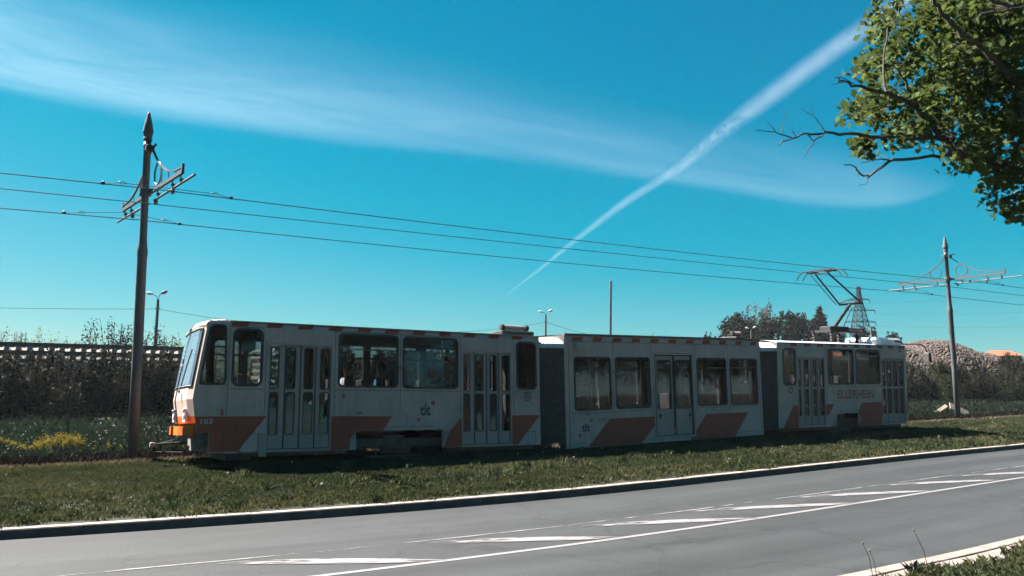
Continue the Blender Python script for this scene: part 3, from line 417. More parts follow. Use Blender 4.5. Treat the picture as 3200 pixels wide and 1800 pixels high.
# ------------------------------------------------------------ grass and weeds
def blades(name, s, l, z, h, w, lean, tint, m, kind='stuff', label=None, cat=None):
    n = len(s); x = OX+TX*s+NX*l; y = OY+TY*s+NY*l
    a = RNG.uniform(0, 2*np.pi, n); b = RNG.uniform(0, 2*np.pi, n)
    dx, dy = np.cos(a)*w/2, np.sin(a)*w/2; lx, ly = np.cos(b)*lean*h, np.sin(b)*lean*h
    V = np.empty((n,4,3)); V[:,0] = np.stack([x-dx,y-dy,z-0.01],1); V[:,1] = np.stack([x+dx,y+dy,z-0.01],1)
    V[:,2] = np.stack([x+dx*0.55+lx*0.4, y+dy*0.55+ly*0.4, z+h*0.6],1); V[:,3] = np.stack([x+lx,y+ly,z+h*np.sqrt(np.maximum(0.1,1-0.5*lean**2))],1)
    F = np.concatenate([np.stack([np.arange(n)*4+q for q in (0,1,2)],1), np.stack([np.arange(n)*4+q for q in (0,2,3)],1)])
    me = fast_mesh(name, V.reshape(-1,3), F, [m], attr=np.repeat(tint,4))
    return tag(link(name, me), label, cat, kind=kind)
def patch(s, l, f=0.5, seed=0):
    r = np.random.default_rng(seed); v = np.zeros_like(s)
    for i in range(7):
        k = f*(1.0+0.7*i); a = r.uniform(0,2*np.pi); v += np.sin(k*(s*np.cos(a)+l*np.sin(a))+r.uniform(0,6.28))/(1+0.5*i)
    return v
def lawn_pts(n, s0, s1, l0f, l1f):
    s = RNG.uniform(s0, s1, n); a = l0f(s); b = l1f(s); return s, a+(b-a)*RNG.uniform(0,1,n)
# lawn, denser where it is close
for n, s0, s1 in ((330000,-5,13),(190000,13,34),(70000,34,62)):
    s, l = lawn_pts(n, s0, s1, lambda q: kl(q)+0.20+0.10*np.sin(2.3*q)+0.06*np.sin(7.1*q)+0.04*np.sin(17*q), lambda q: 2.25+0*q)
    p = patch(s,l,0.75,1); q = patch(s,l,2.6,2)
    edge = np.exp(-(l-kl(s)-0.25)/0.25)
    dryness = np.clip(0.20+0.24*p+0.20*q+0.6*edge*RNG.uniform(0,1,len(s)),0,1)
    tint = np.clip(RNG.beta(1.3,4,len(s))*0.75+dryness*RNG.uniform(0.0,1.0,len(s))*0.75,0,1)
    sc = 1.0+0.5*(s0>12)+0.8*(s0>30)
    h = (0.045+0.03*np.clip(q,-1,1)*0.5)*RNG.uniform(0.6,1.6,len(s)); keep = RNG.uniform(0,1,len(s)) < np.clip(1.05-0.35*np.clip(p,0,1)-0.3*edge,0.3,1)
    blades('lawn_grass', s[keep], l[keep], gz(s[keep],l[keep]), h[keep], 0.013*sc*RNG.uniform(0.6,1.4,keep.sum()), RNG.uniform(0.2,0.95,keep.sum()), tint[keep], GRASS)
s = RNG.uniform(-4,40,520); l = kl(s)+0.25+RNG.beta(1,2.2,520)*6.5; s = np.repeat(s,26)+RNG.normal(0,0.05,520*26); l = np.repeat(l,26)+RNG.normal(0,0.05,520*26)
blades('lawn_tufts', s, l, gz(s,l), RNG.uniform(0.05,0.17,len(s)), RNG.uniform(0.010,0.022,len(s)), RNG.uniform(0.3,0.9,len(s)), np.repeat(RNG.uniform(0.05,0.75,520),26)*RNG.uniform(0.5,1.2,len(s)), GRASS)
# taller dry fringe where the lawn ends at the track edge
s = RNG.uniform(-8, 60, 26000); l = RNG.normal(2.12, 0.10, len(s))
blades('dry_fringe', s, l, gz(s,l), RNG.uniform(0.05,0.14,len(s)), RNG.uniform(0.008,0.016,len(s)), RNG.uniform(0.2,0.9,len(s)), RNG.beta(2,2.5,len(s)), STRAW)
s = RNG.uniform(-10, 60, 70000); l = RNG.uniform(2.1, 7.2, len(s))
blades('dry_track_grass', s, l, gz(s,l), RNG.uniform(0.06,0.26,len(s)), RNG.uniform(0.012,0.03,len(s)), RNG.uniform(0.3,1.0,len(s)), RNG.beta(1.3,3.5,len(s)), DRY)
s = RNG.uniform(-14, 75, 90000); l = 6.2+RNG.beta(1.1,2.2,len(s))*24
blades('tall_weeds', s, l, gz(s,l), RNG.uniform(0.12,0.5,len(s))*(1+0.3*np.clip(patch(s,l,0.8,5),-1,1)), RNG.uniform(0.02,0.06,len(s)), RNG.uniform(0.2,0.8,len(s)), RNG.beta(1.4,3,len(s)), WEED)
# near verge in the lower right corner
def nl2(q): return nl(q)-0.50
s, l = lawn_pts(90000, 1, 14, lambda q: nl2(q)-2.6, lambda q: nl2(q)+0.02+0.10*np.sin(3.3*q)+0.06*np.sin(9*q)+0.05*np.sin(21*q))
tint = np.clip(RNG.beta(1.5,3,len(s))*0.8+0.3*np.clip(patch(s,l,2.2,8),0,1)*RNG.uniform(0,1,len(s)),0,1)
blades('verge_grass', s, l, -0.03+0.02*np.clip(nl2(s)-l,0,1.5), RNG.uniform(0.03,0.11,len(s)), RNG.uniform(0.006,0.012,len(s)), RNG.uniform(0.2,1.0,len(s)), tint, GRASS)

# small balls and tufts scattered as flowers and seed heads
def dots(name, pts, r, m, tint=None, k=6, flat=1.0):
    n = len(pts); base = np.array([(1,0,0),(-1,0,0),(0,1,0),(0,-1,0),(0,0,flat),(0,0,-flat)]); f = np.array([(0,2,4),(2,1,4),(1,3,4),(3,0,4),(2,0,5),(1,2,5),(3,1,5),(0,3,5)])
    V = pts[:,None,:]+base[None]*np.asarray(r).reshape(-1,1,1); F = (f[None]+6*np.arange(n)[:,None,None]).reshape(-1,3)
    return fast_mesh(name, V.reshape(-1,3), F, [m], attr=np.repeat(RNG.uniform(0,1,n) if tint is None else tint, 6))
def gpts(s, l, dz): return np.stack([OX+TX*s+NX*l, OY+TY*s+NY*l, gz(s,l)+dz],1)
s = RNG.uniform(-4,40,70); l = RNG.uniform(-5.0,1.8,70)
tag(link('seed_heads', dots('seed_heads', gpts(s,l,RNG.uniform(0.08,0.18,70)), RNG.uniform(0.014,0.026,70), PUFF)), kind='stuff')
s = RNG.uniform(-4,40,110); l = RNG.uniform(-5.3,1.8,110)
tag(link('lawn_flowers', dots('lawn_flowers', gpts(s,l,RNG.uniform(0.03,0.07,110)), RNG.uniform(0.014,0.024,110), YEL, flat=0.4)), kind='stuff')
cs = RNG.uniform(-8,4,26); cl_ = RNG.uniform(6,14,26); s = np.concatenate([c+RNG.normal(0,0.6,10) for c in cs]); l = np.concatenate([c+RNG.normal(0,0.7,10) for c in cl_])
tag(link('weed_seed_heads', dots('weed_seed_heads', gpts(s,l,RNG.uniform(0.15,0.5,len(s))), RNG.uniform(0.012,0.032,len(s)), PUFF)), kind='stuff')
# pale stones on the ballast in front of the shrubs
s = RNG.uniform(-12,70,2600); l = np.where(s<8, RNG.normal(25,2.6,len(s)), RNG.normal(20-0.06*s,2.2,len(s)))
STONE = mat('pale_ballast_stone', (0.17,0.17,0.165), 0.9, var=0.25, scale=3)
tag(link('ballast_stones', dots('ballast_stones', gpts(s,l,0.05), RNG.uniform(0.04,0.14,len(s)), STONE, flat=0.6)), kind='stuff')
# clumps of yellow-flowering weeds
def yellow_clump(x, y, r, h, n, label):
    sl_ = SL(x,y); z0 = float(gz(*sl_)); root = empty('yellow_flower_clump', (x,y,z0), label, 'flowers', 'yellow-flowering weeds beside the track')
    st = MB(); pts = []
    for i in range(n):
        a = random.uniform(0,6.28); q = r*math.sqrt(random.random()); bx, by = x+q*math.cos(a)*1.3, y+q*math.sin(a)*0.8; hh = h*random.uniform(0.55,1.0)*(1-0.45*q/r); tx, ty = bx+random.uniform(-.08,.08), by+random.uniform(-.08,.08)
        st.tube([(bx*0.4+x*0.6,by*0.4+y*0.6,z0-0.02),(bx,by,z0+hh*0.5),(tx,ty,z0+hh)], 0.006, 3)
        for j in range(26): pts.append((tx+random.gauss(0,.035), ty+random.gauss(0,.035), z0+hh+random.gauss(-0.02,.045)))
    st.build('stems', WEED, root)
    o = link('blossoms', dots('blossoms', np.array(pts), RNG.uniform(0.009,0.022,len(pts)), YEL, flat=0.6), root); tag(o, kind='stuff')
yellow_clump(-14.5,23.0,0.42,0.45,30,'yellow-flowering weed clump cut off by the left edge of the photo')
yellow_clump(-12.35,22.3,0.5,0.66,64,'largest bushy clump of yellow flowers left of the near catenary pole')
yellow_clump(-13.05,22.0,0.40,0.34,30,'low yellow flower clump at the foot of the largest clump')
yellow_clump(-11.2,22.4,0.6,0.28,18,'sparse yellow flowers just left of the near catenary pole')
yellow_clump(-9.75,23.3,0.4,0.28,26,'small yellow flower clump under the coupler of the tram')
# three dry stalks and a leafy weed in the lower right corner
def stalk(x, y, h, lx, label):
    root = empty('dandelion_stalk', (x,y,-0.03), label, 'weed', 'stalks on the near verge'); mb = MB(); mb.tube([(x,y,-0.05),(x+lx*0.4,y,h*0.5),(x+lx,y+0.02,h-0.03)], [0.0035,0.003,0.002], 5); mb.build('stem', STRAW, root)
    link('seed_head', dots('seed_head', np.array([(x+lx,y+0.02,h-0.03)]), [0.012], STRAW), root)
stalk(3.235,7.42,0.30,-0.07,'bent dry stalk at the bottom edge of the photo, left of its twin'); stalk(3.27,7.42,0.24,-0.05,'shorter dry stalk just right of its twin at the bottom edge'); stalk(3.74,7.40,0.42,-0.12,'tallest dry stalk with round head standing before the sandy edge')
wd = MB(); 
for i in range(9):
    a = i*0.75; x, y = 3.62+0.01*math.cos(a), 7.46+0.01*math.sin(a); ln = random.uniform(0.07,0.13); dx, dy = math.cos(a)*ln, math.sin(a)*ln
    wd.add([(x,y,-0.03),(x+dx*0.5-dy*0.2,y+dy*0.5+dx*0.2,0.05+0.05*random.random()),(x+dx,y+dy,0.06+0.06*random.random()),(x+dx*0.5+dy*0.2,y+dy*0.5-dx*0.2,0.045)],[(0,1,2,3)])
tag(wd.build('leafy_weed', WEED), 'small broad-leaved weed growing at the edge of the near grass', 'weed')

# ------------------------------------------------------------ rails of the near track (grass grown)
rm = MB()
for s0 in (-30,):
    for l in (0.57, 1.57):
        path = [G(s, l, float(gz(s,1.1))-0.035) for s in np.arange(-30,80,1.0)]
        for a, b in zip(path[:-1], path[1:]): rm.bar(a, b, 0.06, 0.05)
tag(rm.build('tram_rails', RAIL), kind='structure')

# ------------------------------------------------------------ the articulated tram
def secM(i):
    P, t, n, u = SECS[i]; return Matrix(((t[0],n[0],u[0],P[0]),(t[1],n[1],u[1],P[1]),(t[2],n[2],u[2],P[2]),(0,0,0,1)))
SM = [secM(i) for i in range(3)]
tram = empty('tram', (OX+0.5*TX+NX*1.1, OY+0.5*TY+NY*1.1, 0.0), 'white articulated tram with orange-red slanted stripes standing on the grassy track', 'tram')
WID = 2.2
def arc(cx, cz, r, a0, a1, n=5): return [(cx+r*math.cos(a0+(a1-a0)*i/n), cz+r*math.sin(a0+(a1-a0)*i/n)) for i in range(n+1)]
def rrect(x0, x1, z0, z1, r, n=5):
    return arc(x1-r,z0+r,r,-math.pi/2,0,n)+arc(x1-r,z1-r,r,0,math.pi/2,n)+arc(x0+r,z1-r,r,math.pi/2,math.pi,n)+arc(x0+r,z0+r,r,math.pi,1.5*math.pi,n)
def wall(mb, x0, x1, z0, z1, holes, y, mi=0, ycurve=None, flip=False):
    """flat panel in the x-z plane at y with rectangular holes (rounded corners filled); ycurve(z) adds to y"""
    yc = ycurve or (lambda z: 0)
    xs = sorted({x0,x1,*[q for h in holes for q in h[:2]]}); xs = [q for q in xs if x0<=q<=x1]
    zs = sorted({z0,z1,*[q for h in holes for q in h[2:4]], *( [2.80,2.86,2.91,2.95] if ycurve else [])}); zs = [q for q in zs if z0<=q<=z1]
    def emit(pts): 
        p = [(a, y+yc(c), c) for a,c in pts]; mb.poly(p[::-1] if flip else p, mi)
    for a, b in zip(xs[:-1], xs[1:]):
        for c, d in zip(zs[:-1], zs[1:]):
            mx, mz = (a+b)/2, (c+d)/2
            if any(h[0]<mx<h[1] and h[2]<mz<h[3] for h in holes): continue
            emit([(a,c),(b,c),(b,d),(a,d)])
    for h in holes:
        r = h[4]
        if r <= 0: continue
        for cx, cz, kx, kz, a0 in ((h[0],h[2],1,1,math.pi),(h[1],h[2],-1,1,1.5*math.pi),(h[1],h[3],-1,-1,0),(h[0],h[3],1,-1,math.pi/2)):
            pts = arc(cx+kx*r, cz+kz*r, r, a0, a0+math.pi/2, 5)
            for p, q in zip(pts[:-1], pts[1:]): emit([(cx,cz), q, p])
def ring(mb, outer, inner, y0, y1, mi=0):
    """frame between two outlines (same count), from y0 (outside) to y1 (inside)"""
    n = len(outer); v = [(x,y0,z) for x,z in outer]+[(x,y0,z) for x,z in inner]+[(x,y1,z) for x,z in inner]+[(x,y1,z) for x,z in outer]
    f = []
    for i in range(n):
        j=(i+1)%n; f += [(i,j,n+j,n+i),(n+i,n+j,2*n+j,2*n+i),(3*n+i,3*n+j,j,i)]
    mb.add(v, f, mi)
def window(M, x0, x1, z0, z1, r=0.10, y=0.0, transom=None, glass=None, far=False, parent=tram):
    sg = -1 if far else 1
    mb = MB(); ring(mb, rrect(x0-0.012,x1+0.012,z0-0.012,z1+0.012,r+0.012), rrect(x0+0.035,x1-0.035,z0+0.035,z1-0.035,r-0.03), y-0.014*sg, y+0.05*sg)
    w = mb.build('window', BLACK, parent, M)
    g = MB(); g.poly([(x,y+0.012*sg,z) for x,z in rrect(x0+0.03,x1-0.03,z0+0.03,z1-0.03,r-0.03)]); g.build('pane', glass or GLASS, w, M)
    if transom:
        t = MB(); t.box(x0+0.035,x1-0.035,y+0.002*sg if sg>0 else y-0.03,y+0.03 if sg>0 else y-0.002,transom-0.018,transom+0.018); t.build('transom', BLACK, w, M)
    return w
CANT = lambda z: float(np.interp(z,[2.80,2.86,2.91,2.95],[0,0.006,0.02,0.05]))
def side_door(M, xa, xb, z0, z1, glz, leaves, dark=False):
    """folding door: leaves as (x0,x1,glass x0,glass x1); glz = (upper z0,z1, lower z0,z1) or one tall light"""
    fr = MB(); ring(fr, [(xa-0.025,z0),(xb+0.025,z0),(xb+0.025,z1+0.03),(xa-0.025,z1+0.03)], [(xa,z0+0.005),(xb,z0+0.005),(xb,z1),(xa,z1)], -0.006, 0.06); f = fr.build('door_frame', BLACK if dark else DOORM, tram, M)
    for (a, b, ga, gb) in leaves:
        mb = MB(); hs = [(ga, gb, glz[k], glz[k+1], 0.045) for k in range(0, len(glz), 2)]
        wall(mb, a, b, z0+0.02, z1-0.01, hs, 0.03); 
        for h in hs: ring(mb, rrect(h[0]-0.016,h[1]+0.016,h[2]-0.016,h[3]+0.016,0.05), rrect(h[0]+0.004,h[1]-0.004,h[2]+0.004,h[3]-0.004,0.04), 0.02, 0.05, 1)
        mb.box(a-0.012, a+0.004, 0.022, 0.06, z0+0.02, z1-0.01, 1); mb.box(b-0.004, b+0.012, 0.024, 0.06, z0+0.02, z1-0.01, 1)
        lf = mb.build('door_leaf', [DOORM, BLACK], tram, M)
        for h in hs:
            g = MB(); g.poly([(x,0.04,z) for x,z in rrect(h[0],h[1],h[2],h[3],0.045)]); g.build('pane', GLASS, lf, M)
    return f
def decal(name, M, pts, m, y=-0.004, parent=None, thick=0.0):
    mb = MB(); mb.poly([(x, y, z) for x, z in pts]); return mb.build(name, m, parent or tram, M)
def text(name, s, M, x0, x1, z0, z1, m, y=-0.006, bold=0.0, slant=0.0, parent=None):
    cu = bpy.data.curves.new(name, 'FONT'); cu.body = s; cu.offset = bold; cu.resolution_u = 3; cu.shear = slant
    o = bpy.data.objects.new('tmp', cu); COL.objects.link(o); dg = bpy.context.evaluated_depsgraph_get(); me = bpy.data.meshes.new_from_object(o.evaluated_get(dg)); bpy.data.objects.remove(o)
    v = np.array([q.co[:] for q in me.vertices]); mn, mx = v.min(0), v.max(0)
    for q in me.vertices:
        a = (q.co.x-mn[0])/(mx[0]-mn[0]); b = (q.co.y-mn[1])/(mx[1]-mn[1]); q.co = (x0+(x1-x0)*a, y, z0+(z1-z0)*b)
    me.materials.clear(); me.materials.append(m); me.name = name; return link(name, me, parent or tram, M)
def disc(name, M, x, z, r, m, y=-0.006, ring_in=None, rz=None):
    mb = MB(); rz = rz or r; n = 20
    if ring_in:
        ring(mb, [(x+r*math.cos(2*math.pi*i/n), z+rz*math.sin(2*math.pi*i/n)) for i in range(n)], [(x+ring_in*math.cos(2*math.pi*i/n), z+ring_in*rz/r*math.sin(2*math.pi*i/n)) for i in range(n)], y, y+0.002)
    else: mb.poly([(x+r*math.cos(2*math.pi*i/n), y, z+rz*math.sin(2*math.pi*i/n)) for i in range(n)])
    return mb.build(name, m, tram, M)
def roof(mb, x0, x1, z_edge, rise=0.10, inset=0.09, mi=0, n=9, dx0=0.0, drop0=0.0):
    pr = [(inset+(WID-2*inset)*i/(n-1), z_edge+rise*math.sin(math.pi*i/(n-1))**0.7) for i in range(n)]
    xs = [x0, x0+0.12, x0+0.35, x1] if dx0 else [x0, x1]
    fr = [1.0, 0.4, 0.0, 0.0] if dx0 else [0,0]
    v = [(x, y, z-drop0*f-(rise*f*math.sin(math.pi*i/(n-1)))) for x, f in zip(xs, fr) for i,(y,z) in enumerate(pr)]; f_ = []
    for k in range(len(xs)-1):
        for i in range(n-1): f_.append((k*n+i,(k+1)*n+i,(k+1)*n+i+1,k*n+i+1))
    mb.add(v, f_, mi)
def interior(M, x0, x1, floor, ceil, holes_far, end0=True, end1=True):
    mb = MB(); mb.poly([(x0,0.06,floor),(x1,0.06,floor),(x1,WID-0.06,floor),(x0,WID-0.06,floor)], 1)
    mb.poly([(x0,0.1,ceil),(x1,0.1,ceil),(x1,WID-0.1,ceil),(x0,WID-0.1,ceil)][::-1], 0)
    return mb
def seat(M, x, y, fl, back):
    mb = MB(); mb.bevbox(x-0.2,x+0.2,y-0.21,y+0.21,fl+0.38,fl+0.46,0.02); xb = x+0.19*back
    mb.bevbox(min(xb,xb+0.07*back),max(xb,xb+0.07*back),y-0.21,y+0.21,fl+0.44,fl+0.98,0.02); mb.box(x-0.03,x+0.03,y-0.03,y+0.03,fl,fl+0.38)
    return mb.build('seat', SEATM, tram, M)
def pole(M, x, y, z0, z1, r=0.017):
    mb = MB(); mb.tube([(x,y,z0),(x,y,z1)], r, 8); return mb.build('handrail', RAILM, tram, M)
def hrail(M, pts, r=0.015):
    mb = MB(); mb.tube(pts, r, 8); return mb.build('handrail', RAILM, tram, M)
def bogie(M, xc, wb=1.9):
    mb = MB(); mb.box(xc-wb/2-0.45,xc+wb/2+0.45,0.38,0.5,0.34,0.52); mb.box(xc-wb/2-0.45,xc+wb/2+0.45,WID-0.5,WID-0.38,0.34,0.52); mb.box(xc-0.25,xc+0.25,0.4,WID-0.4,0.3,0.6)
    mb.tube([(xc-0.35,0.33,0.28),(xc+0.35,0.33,0.28)],0.09,8); mb.box(xc-wb/2+0.25,xc+wb/2-0.25,0.3,0.36,0.06,0.16)
    b = mb.build('bogie', DARK, tram, M)
    for sx in (-1,1):
        for y in (0.52, WID-0.52):
            w = MB(); w.lathe([(0.05,-0.07),(0.30,-0.065),(0.335,-0.05),(0.335,0.05),(0.36,0.055),(0.36,0.075),(0.05,0.08)], (xc+sx*wb/2, y, 0.345), 24, axis='y'); w.build('wheel', STEELD, b, M)

# ---- front section
M = SM[0]; X1 = 8.04; XC = 0.60
near_win = [(0.69,1.285,1.64,2.80,0.13),(2.90,4.28,1.645,2.80,0.10),(4.395,5.78,1.635,2.795,0.10),(7.37,7.94,1.635,2.795,0.12)]
doors = [(1.44,2.735,0.35,2.50),(5.92,7.20,0.34,2.505)]
cut = (3.33,5.38,-0.1,0.70,0)
b = MB()
wall(b, XC, X1, 0.30, 2.95, near_win+[d+(0,) for d in doors]+[cut], 0.0, 0, CANT)
b.poly([(3.2,0,0.50),(3.33,0,0.50),(3.33,0,0.70)][::1],0); b.poly([(5.38,0,0.30),(5.58,0,0.64),(5.38,0,0.70)],0)
far_win = [(0.69,1.285,1.64,2.80,0.13),(1.42,2.75,1.64,2.80,0.10),(2.90,4.28,1.645,2.80,0.10),(4.395,5.78,1.635,2.795,0.10),(5.92,7.22,1.64,2.80,0.10),(7.37,7.94,1.635,2.795,0.12)]
wall(b, XC, X1, 0.30, 2.95, far_win, WID, 0, lambda z: -CANT(z), True)
# cab sides from the sloping nose edge to XC
NOSE = [(0.72,0.05),(0.90,0.045),(1.04,0.02),(1.37,-0.03),(1.64,0.0),(2.78,0.165),(2.86,0.175),(2.95,0.23)]   # z, s of the nose edge
def nose(z): return float(np.interp(z, [q[0] for q in NOSE], [q[1] for q in NOSE]))
def cab_side(y, flip, yc):
    win = [(0.075,1.66),(0.585,1.66),(0.545,2.86),(0.235,2.86)]          # s,z corners of the cab window opening
    zl = [0.72,0.90,1.04,1.37,1.66,2.0,2.4,2.86,2.91,2.95]
    for c, d in zip(zl[:-1], zl[1:]):
        P = [(nose(c),c),(XC,c),(XC,d),(nose(d),d)]
        if 1.66 <= c < 2.86:
            e = lambda z: 0.075+(0.235-0.075)*(z-1.66)/1.2; g = lambda z: 0.585-(0.04)*(z-1.66)/1.2
            qs = [[(nose(c),c),(e(c),c),(e(d),d),(nose(d),d)],[(g(c),c),(XC,c),(XC,d),(g(d),d)]]
        else: qs = [P]
        for q in qs:
            p = [(x, y+yc(z), z) for x,z in q]; b.poly(p[::-1] if flip else p, 0)
cab_side(0.0, False, CANT); cab_side(WID, True, lambda z: -CANT(z))
wall(b, 0.30, XC, 0.32, 0.72, [], 0.0); wall(b, 0.30, XC, 0.32, 0.72, [], WID, flip=True); b.poly([(0.3,0,0.32),(0.3,0,0.72),(0.3,WID,0.72),(0.3,WID,0.32)],1)
# nose: bowed in plan
def bow(y): return float(np.interp(y,[0,0.22,1.1,WID-0.22,WID],[0,-0.085,-0.135,-0.085,0]))
ys = np.array([0,0.22,0.5,0.8,1.1,1.4,1.7,WID-0.22,WID])
def nose_strip(z0, z1, mi, ya=0.0, yb=WID):
    yy = [y for y in ys if ya<=y<=yb]
    for a, c in zip(yy[:-1], yy[1:]): b.poly([(nose(z0)+bow(a),a,z0),(nose(z1)+bow(a),a,z1),(nose(z1)+bow(c),c,z1),(nose(z0)+bow(c),c,z0)], mi)
nose_strip(0.90,1.04,2); nose_strip(1.04,1.37,0); nose_strip(1.37,1.62,0)
for y0_, y1_ in ((0,0.0),):
    pass
# windscreen posts and header
def post(ya, yb):
    b.poly([(nose(1.62)+bow(ya),ya,1.62),(nose(2.80)+bow(ya),ya,2.80),(nose(2.80)+bow(yb),yb,2.80),(nose(1.62)+bow(yb),yb,1.62)],0)
post(0.0,0.05); post(0.05,0.10); post(WID-0.10,WID-0.05); post(WID-0.05,WID)
# roof and its rounded front cap
pr = lambda i,n=9: (0.09+(WID-0.18)*i/(n-1), math.sin(math.pi*i/(n-1))**0.7)
rows = [(0.165,2.80,0.0),(0.155,2.86,0.01),(0.22,2.92,0.03),(0.42,2.965,0.075),(0.60,2.975,0.09)]
V=[]; Fc=[]
for k,(x,z,rs) in enumerate(rows):
    for i in range(9):
        y, q = pr(i); y = y if k>1 else 0.0+(WID)*i/8*1.0
        if k<=1: y = WID*i/8
        V.append((x+bow(y)*(1.0 if k<3 else (0.6 if k==3 else 0)), y, z+rs*q if k>1 else z))
for k in range(len(rows)-1):
    for i in range(8): Fc.append((k*9+i,(k+1)*9+i,(k+1)*9+i+1,k*9+i+1))
b.add(V, Fc, 0); roof(b, XC, X1, 2.95, 0.10, 0.09, 3)
b.box(XC, X1, -0.012, 0.05, 2.945, 2.962, 3)
ring(b, [(0,0.30),(WID,0.30),(WID,2.94),(0,2.94)], [(0.5,0.95),(WID-0.5,0.95),(WID-0.5,2.6),(0.5,2.6)], 0, 0.001, 0) if False else None
b.poly([(XC,0,0.32),(X1,0,0.32),(X1,WID,0.32),(XC,WID,0.32)],1)
b.add([(X1,y,z) for y,z in ((0,0.32),(WID,0.32),(WID,2.95),(0,2.95),(0.5,0.95),(WID-0.5,0.95),(WID-0.5,2.6),(0.5,2.6))],[(0,1,5,4),(1,2,6,5),(2,3,7,6),(3,0,4,7)],1)
b.build('front_body', [WHITE, DARK, ORANGE, ROOFM], tram, M)
inn = interior(M, 0.2, X1-0.03, 0.92, 2.86, None)
wall(inn, 0.62, X1-0.03, 0.92, 2.86, [h for h in near_win]+[d+(0,) for d in doors], 0.07, 0); wall(inn, 0.62, X1-0.03, 0.92, 2.86, far_win, WID-0.07, 0)
inn.box(0.12,0.42,0.15,WID-0.15,0.95,1.60,1)                                  # driver's desk
inn.box(1.30,1.34,0.9,WID-0.08,0.92,1.75,0); inn.box(1.30,1.34,0.9,WID-0.08,2.45,2.86,0)   # cab bulkhead

for d in doors: inn.box(d[0]-0.05,d[1]+0.05,0.45,0.47,0.33,0.92,1); inn.box(d[0]-0.05,d[1]+0.05,0.07,0.45,0.335,0.345,1)
inn.build('front_interior', [INTER, INTD], tram, M)
window(M,*near_win[0][:4],0.13); window(M,*near_win[1][:4],0.10,transom=2.55); window(M,*near_win[2][:4],0.10,transom=2.55); window(M,*near_win[3][:4],0.12)
for h in far_win: window(M,*h[:4],h[4],y=WID,transom=2.44,far=True)
def cab_window(y, far):
    sg = -1 if far else 1
    o = [(0.065,1.65),(0.595,1.65),(0.555,2.87),(0.225,2.87)]; i_ = [(0.11,1.69),(0.56,1.69),(0.525,2.835),(0.262,2.835)]
    def rnd(p, r):
        out_ = []
        for k in range(4):
            a, c, d = Vector(p[k-1]), Vector(p[k]), Vector(p[(k+1)%4]); u=(a-c).normalized()*r; w=(d-c).normalized()*r
            for q in (0,0.25,0.5,0.75,1): out_.append(tuple(c+u*(1-q)**2+w*q**2))
        return out_
    mb = MB(); ring(mb, rnd(o,0.10), rnd(i_,0.09), y-0.012*sg, y+0.05*sg); w = mb.build('window', BLACK, tram, M)
    g = MB(); g.poly([(x,y+0.012*sg,z) for x,z in rnd([(0.10,1.68),(0.57,1.68),(0.535,2.845),(0.25,2.845)],0.09)]); g.build('pane', GLASS, w, M)
    t = MB(); a, c = sorted((y+0.004*sg, y+0.03*sg)); t.box(0.17,0.55,a,c,2.40,2.44); t.build('transom', BLACK, w, M)
cab_window(0.0, False); cab_window(WID, True)
# windscreen
ws_ = MB(); yy = np.array([0.10,0.22,0.5,0.8,1.1,1.4,1.7,WID-0.22,WID-0.10])
fr_ = MB()
for a, c in zip(yy[:-1], yy[1:]): ws_.poly([(nose(1.64)+bow(a)-0.004,a,1.64),(nose(2.79)+bow(a)-0.004,a,2.79),(nose(2.79)+bow(c)-0.004,c,2.79),(nose(1.64)+bow(c)-0.004,c,1.64)])
def ws_pt(y, z): return (nose(z)+bow(y)-0.012, y, z)
for z in (1.635, 2.79): fr_.tube([ws_pt(y,z) for y in yy], 0.013, 6)
for y in (0.10, WID-0.10): fr_.tube([ws_pt(y,z) for z in (1.635,2.2,2.79)], 0.014, 6)
w = fr_.build('windscreen_seal', BLACK, tram, M); ws_.build('windscreen', WIND, w, M)
wp = MB(); wp.tube([ws_pt(0.9,1.66),ws_pt(0.75,2.05),ws_pt(0.55,2.4)],0.008,5); wp.build('wiper', BLACK, tram, M)
sv = MB(); sv.box(0.20,0.22,0.3,1.0,2.45,2.74); sv.build('sun_visor', mat('visor_blue',(0.03,0.13,0.22),0.5), tram, M)
hrail(M, [(0.10,0.12,2.06),(0.10,2.0,2.06)], 0.012); hrail(M, [(0.14,WID-0.1,2.06),(0.58,WID-0.1,2.06)], 0.013)
# mirror, grille, headlights, bumper, coupler
gr = MB(); gr.box(nose(1.56)+bow(1.1)-0.012, nose(1.56)+bow(1.1), 0.95,1.2,1.545,1.585); gr.build('nose_vent', BLACK, tram, M)
for y in (0.42, WID-0.42):
    hl = MB(); xf = nose(1.1)+bow(y); hl.box(xf-0.03,xf+0.02,y-0.15,y+0.15,0.93,1.19,0)
    hl.box(xf-0.05,xf-0.029,y-0.15,y+0.15,1.17,1.19,0); hl.poly([(xf-0.0315,y-0.13,1.06),(xf-0.0315,y+0.13,1.06),(xf-0.0315,y+0.13,1.165),(xf-0.0315,y-0.13,1.165)],1)  # black panel paints the shadow under the lamp hood
    h = hl.build('headlight', [LAMPW, BLACK], tram, M)
    l1 = MB(); l1.lathe([(0.07,0),(0.072,-0.006),(0.05,-0.012),(0.01,-0.014)],(xf-0.031,y+0.04,1.03),16,axis='x'); l1.build('lamp', LAMPW, h, M, True)
    l2 = MB(); l2.lathe([(0.05,0),(0.05,-0.008),(0.03,-0.014),(0.005,-0.016)],(xf-0.031,y-0.085,1.03),14,axis='x'); l2.build('red_lens', LAMPR, h, M, True)
bp_ = MB(); pts = [(-0.02,0.06),(-0.16,0.18),(-0.215,0.40),(-0.225,0.90)]; pts2 = [(x,WID-y) for x,y in pts][::-1]
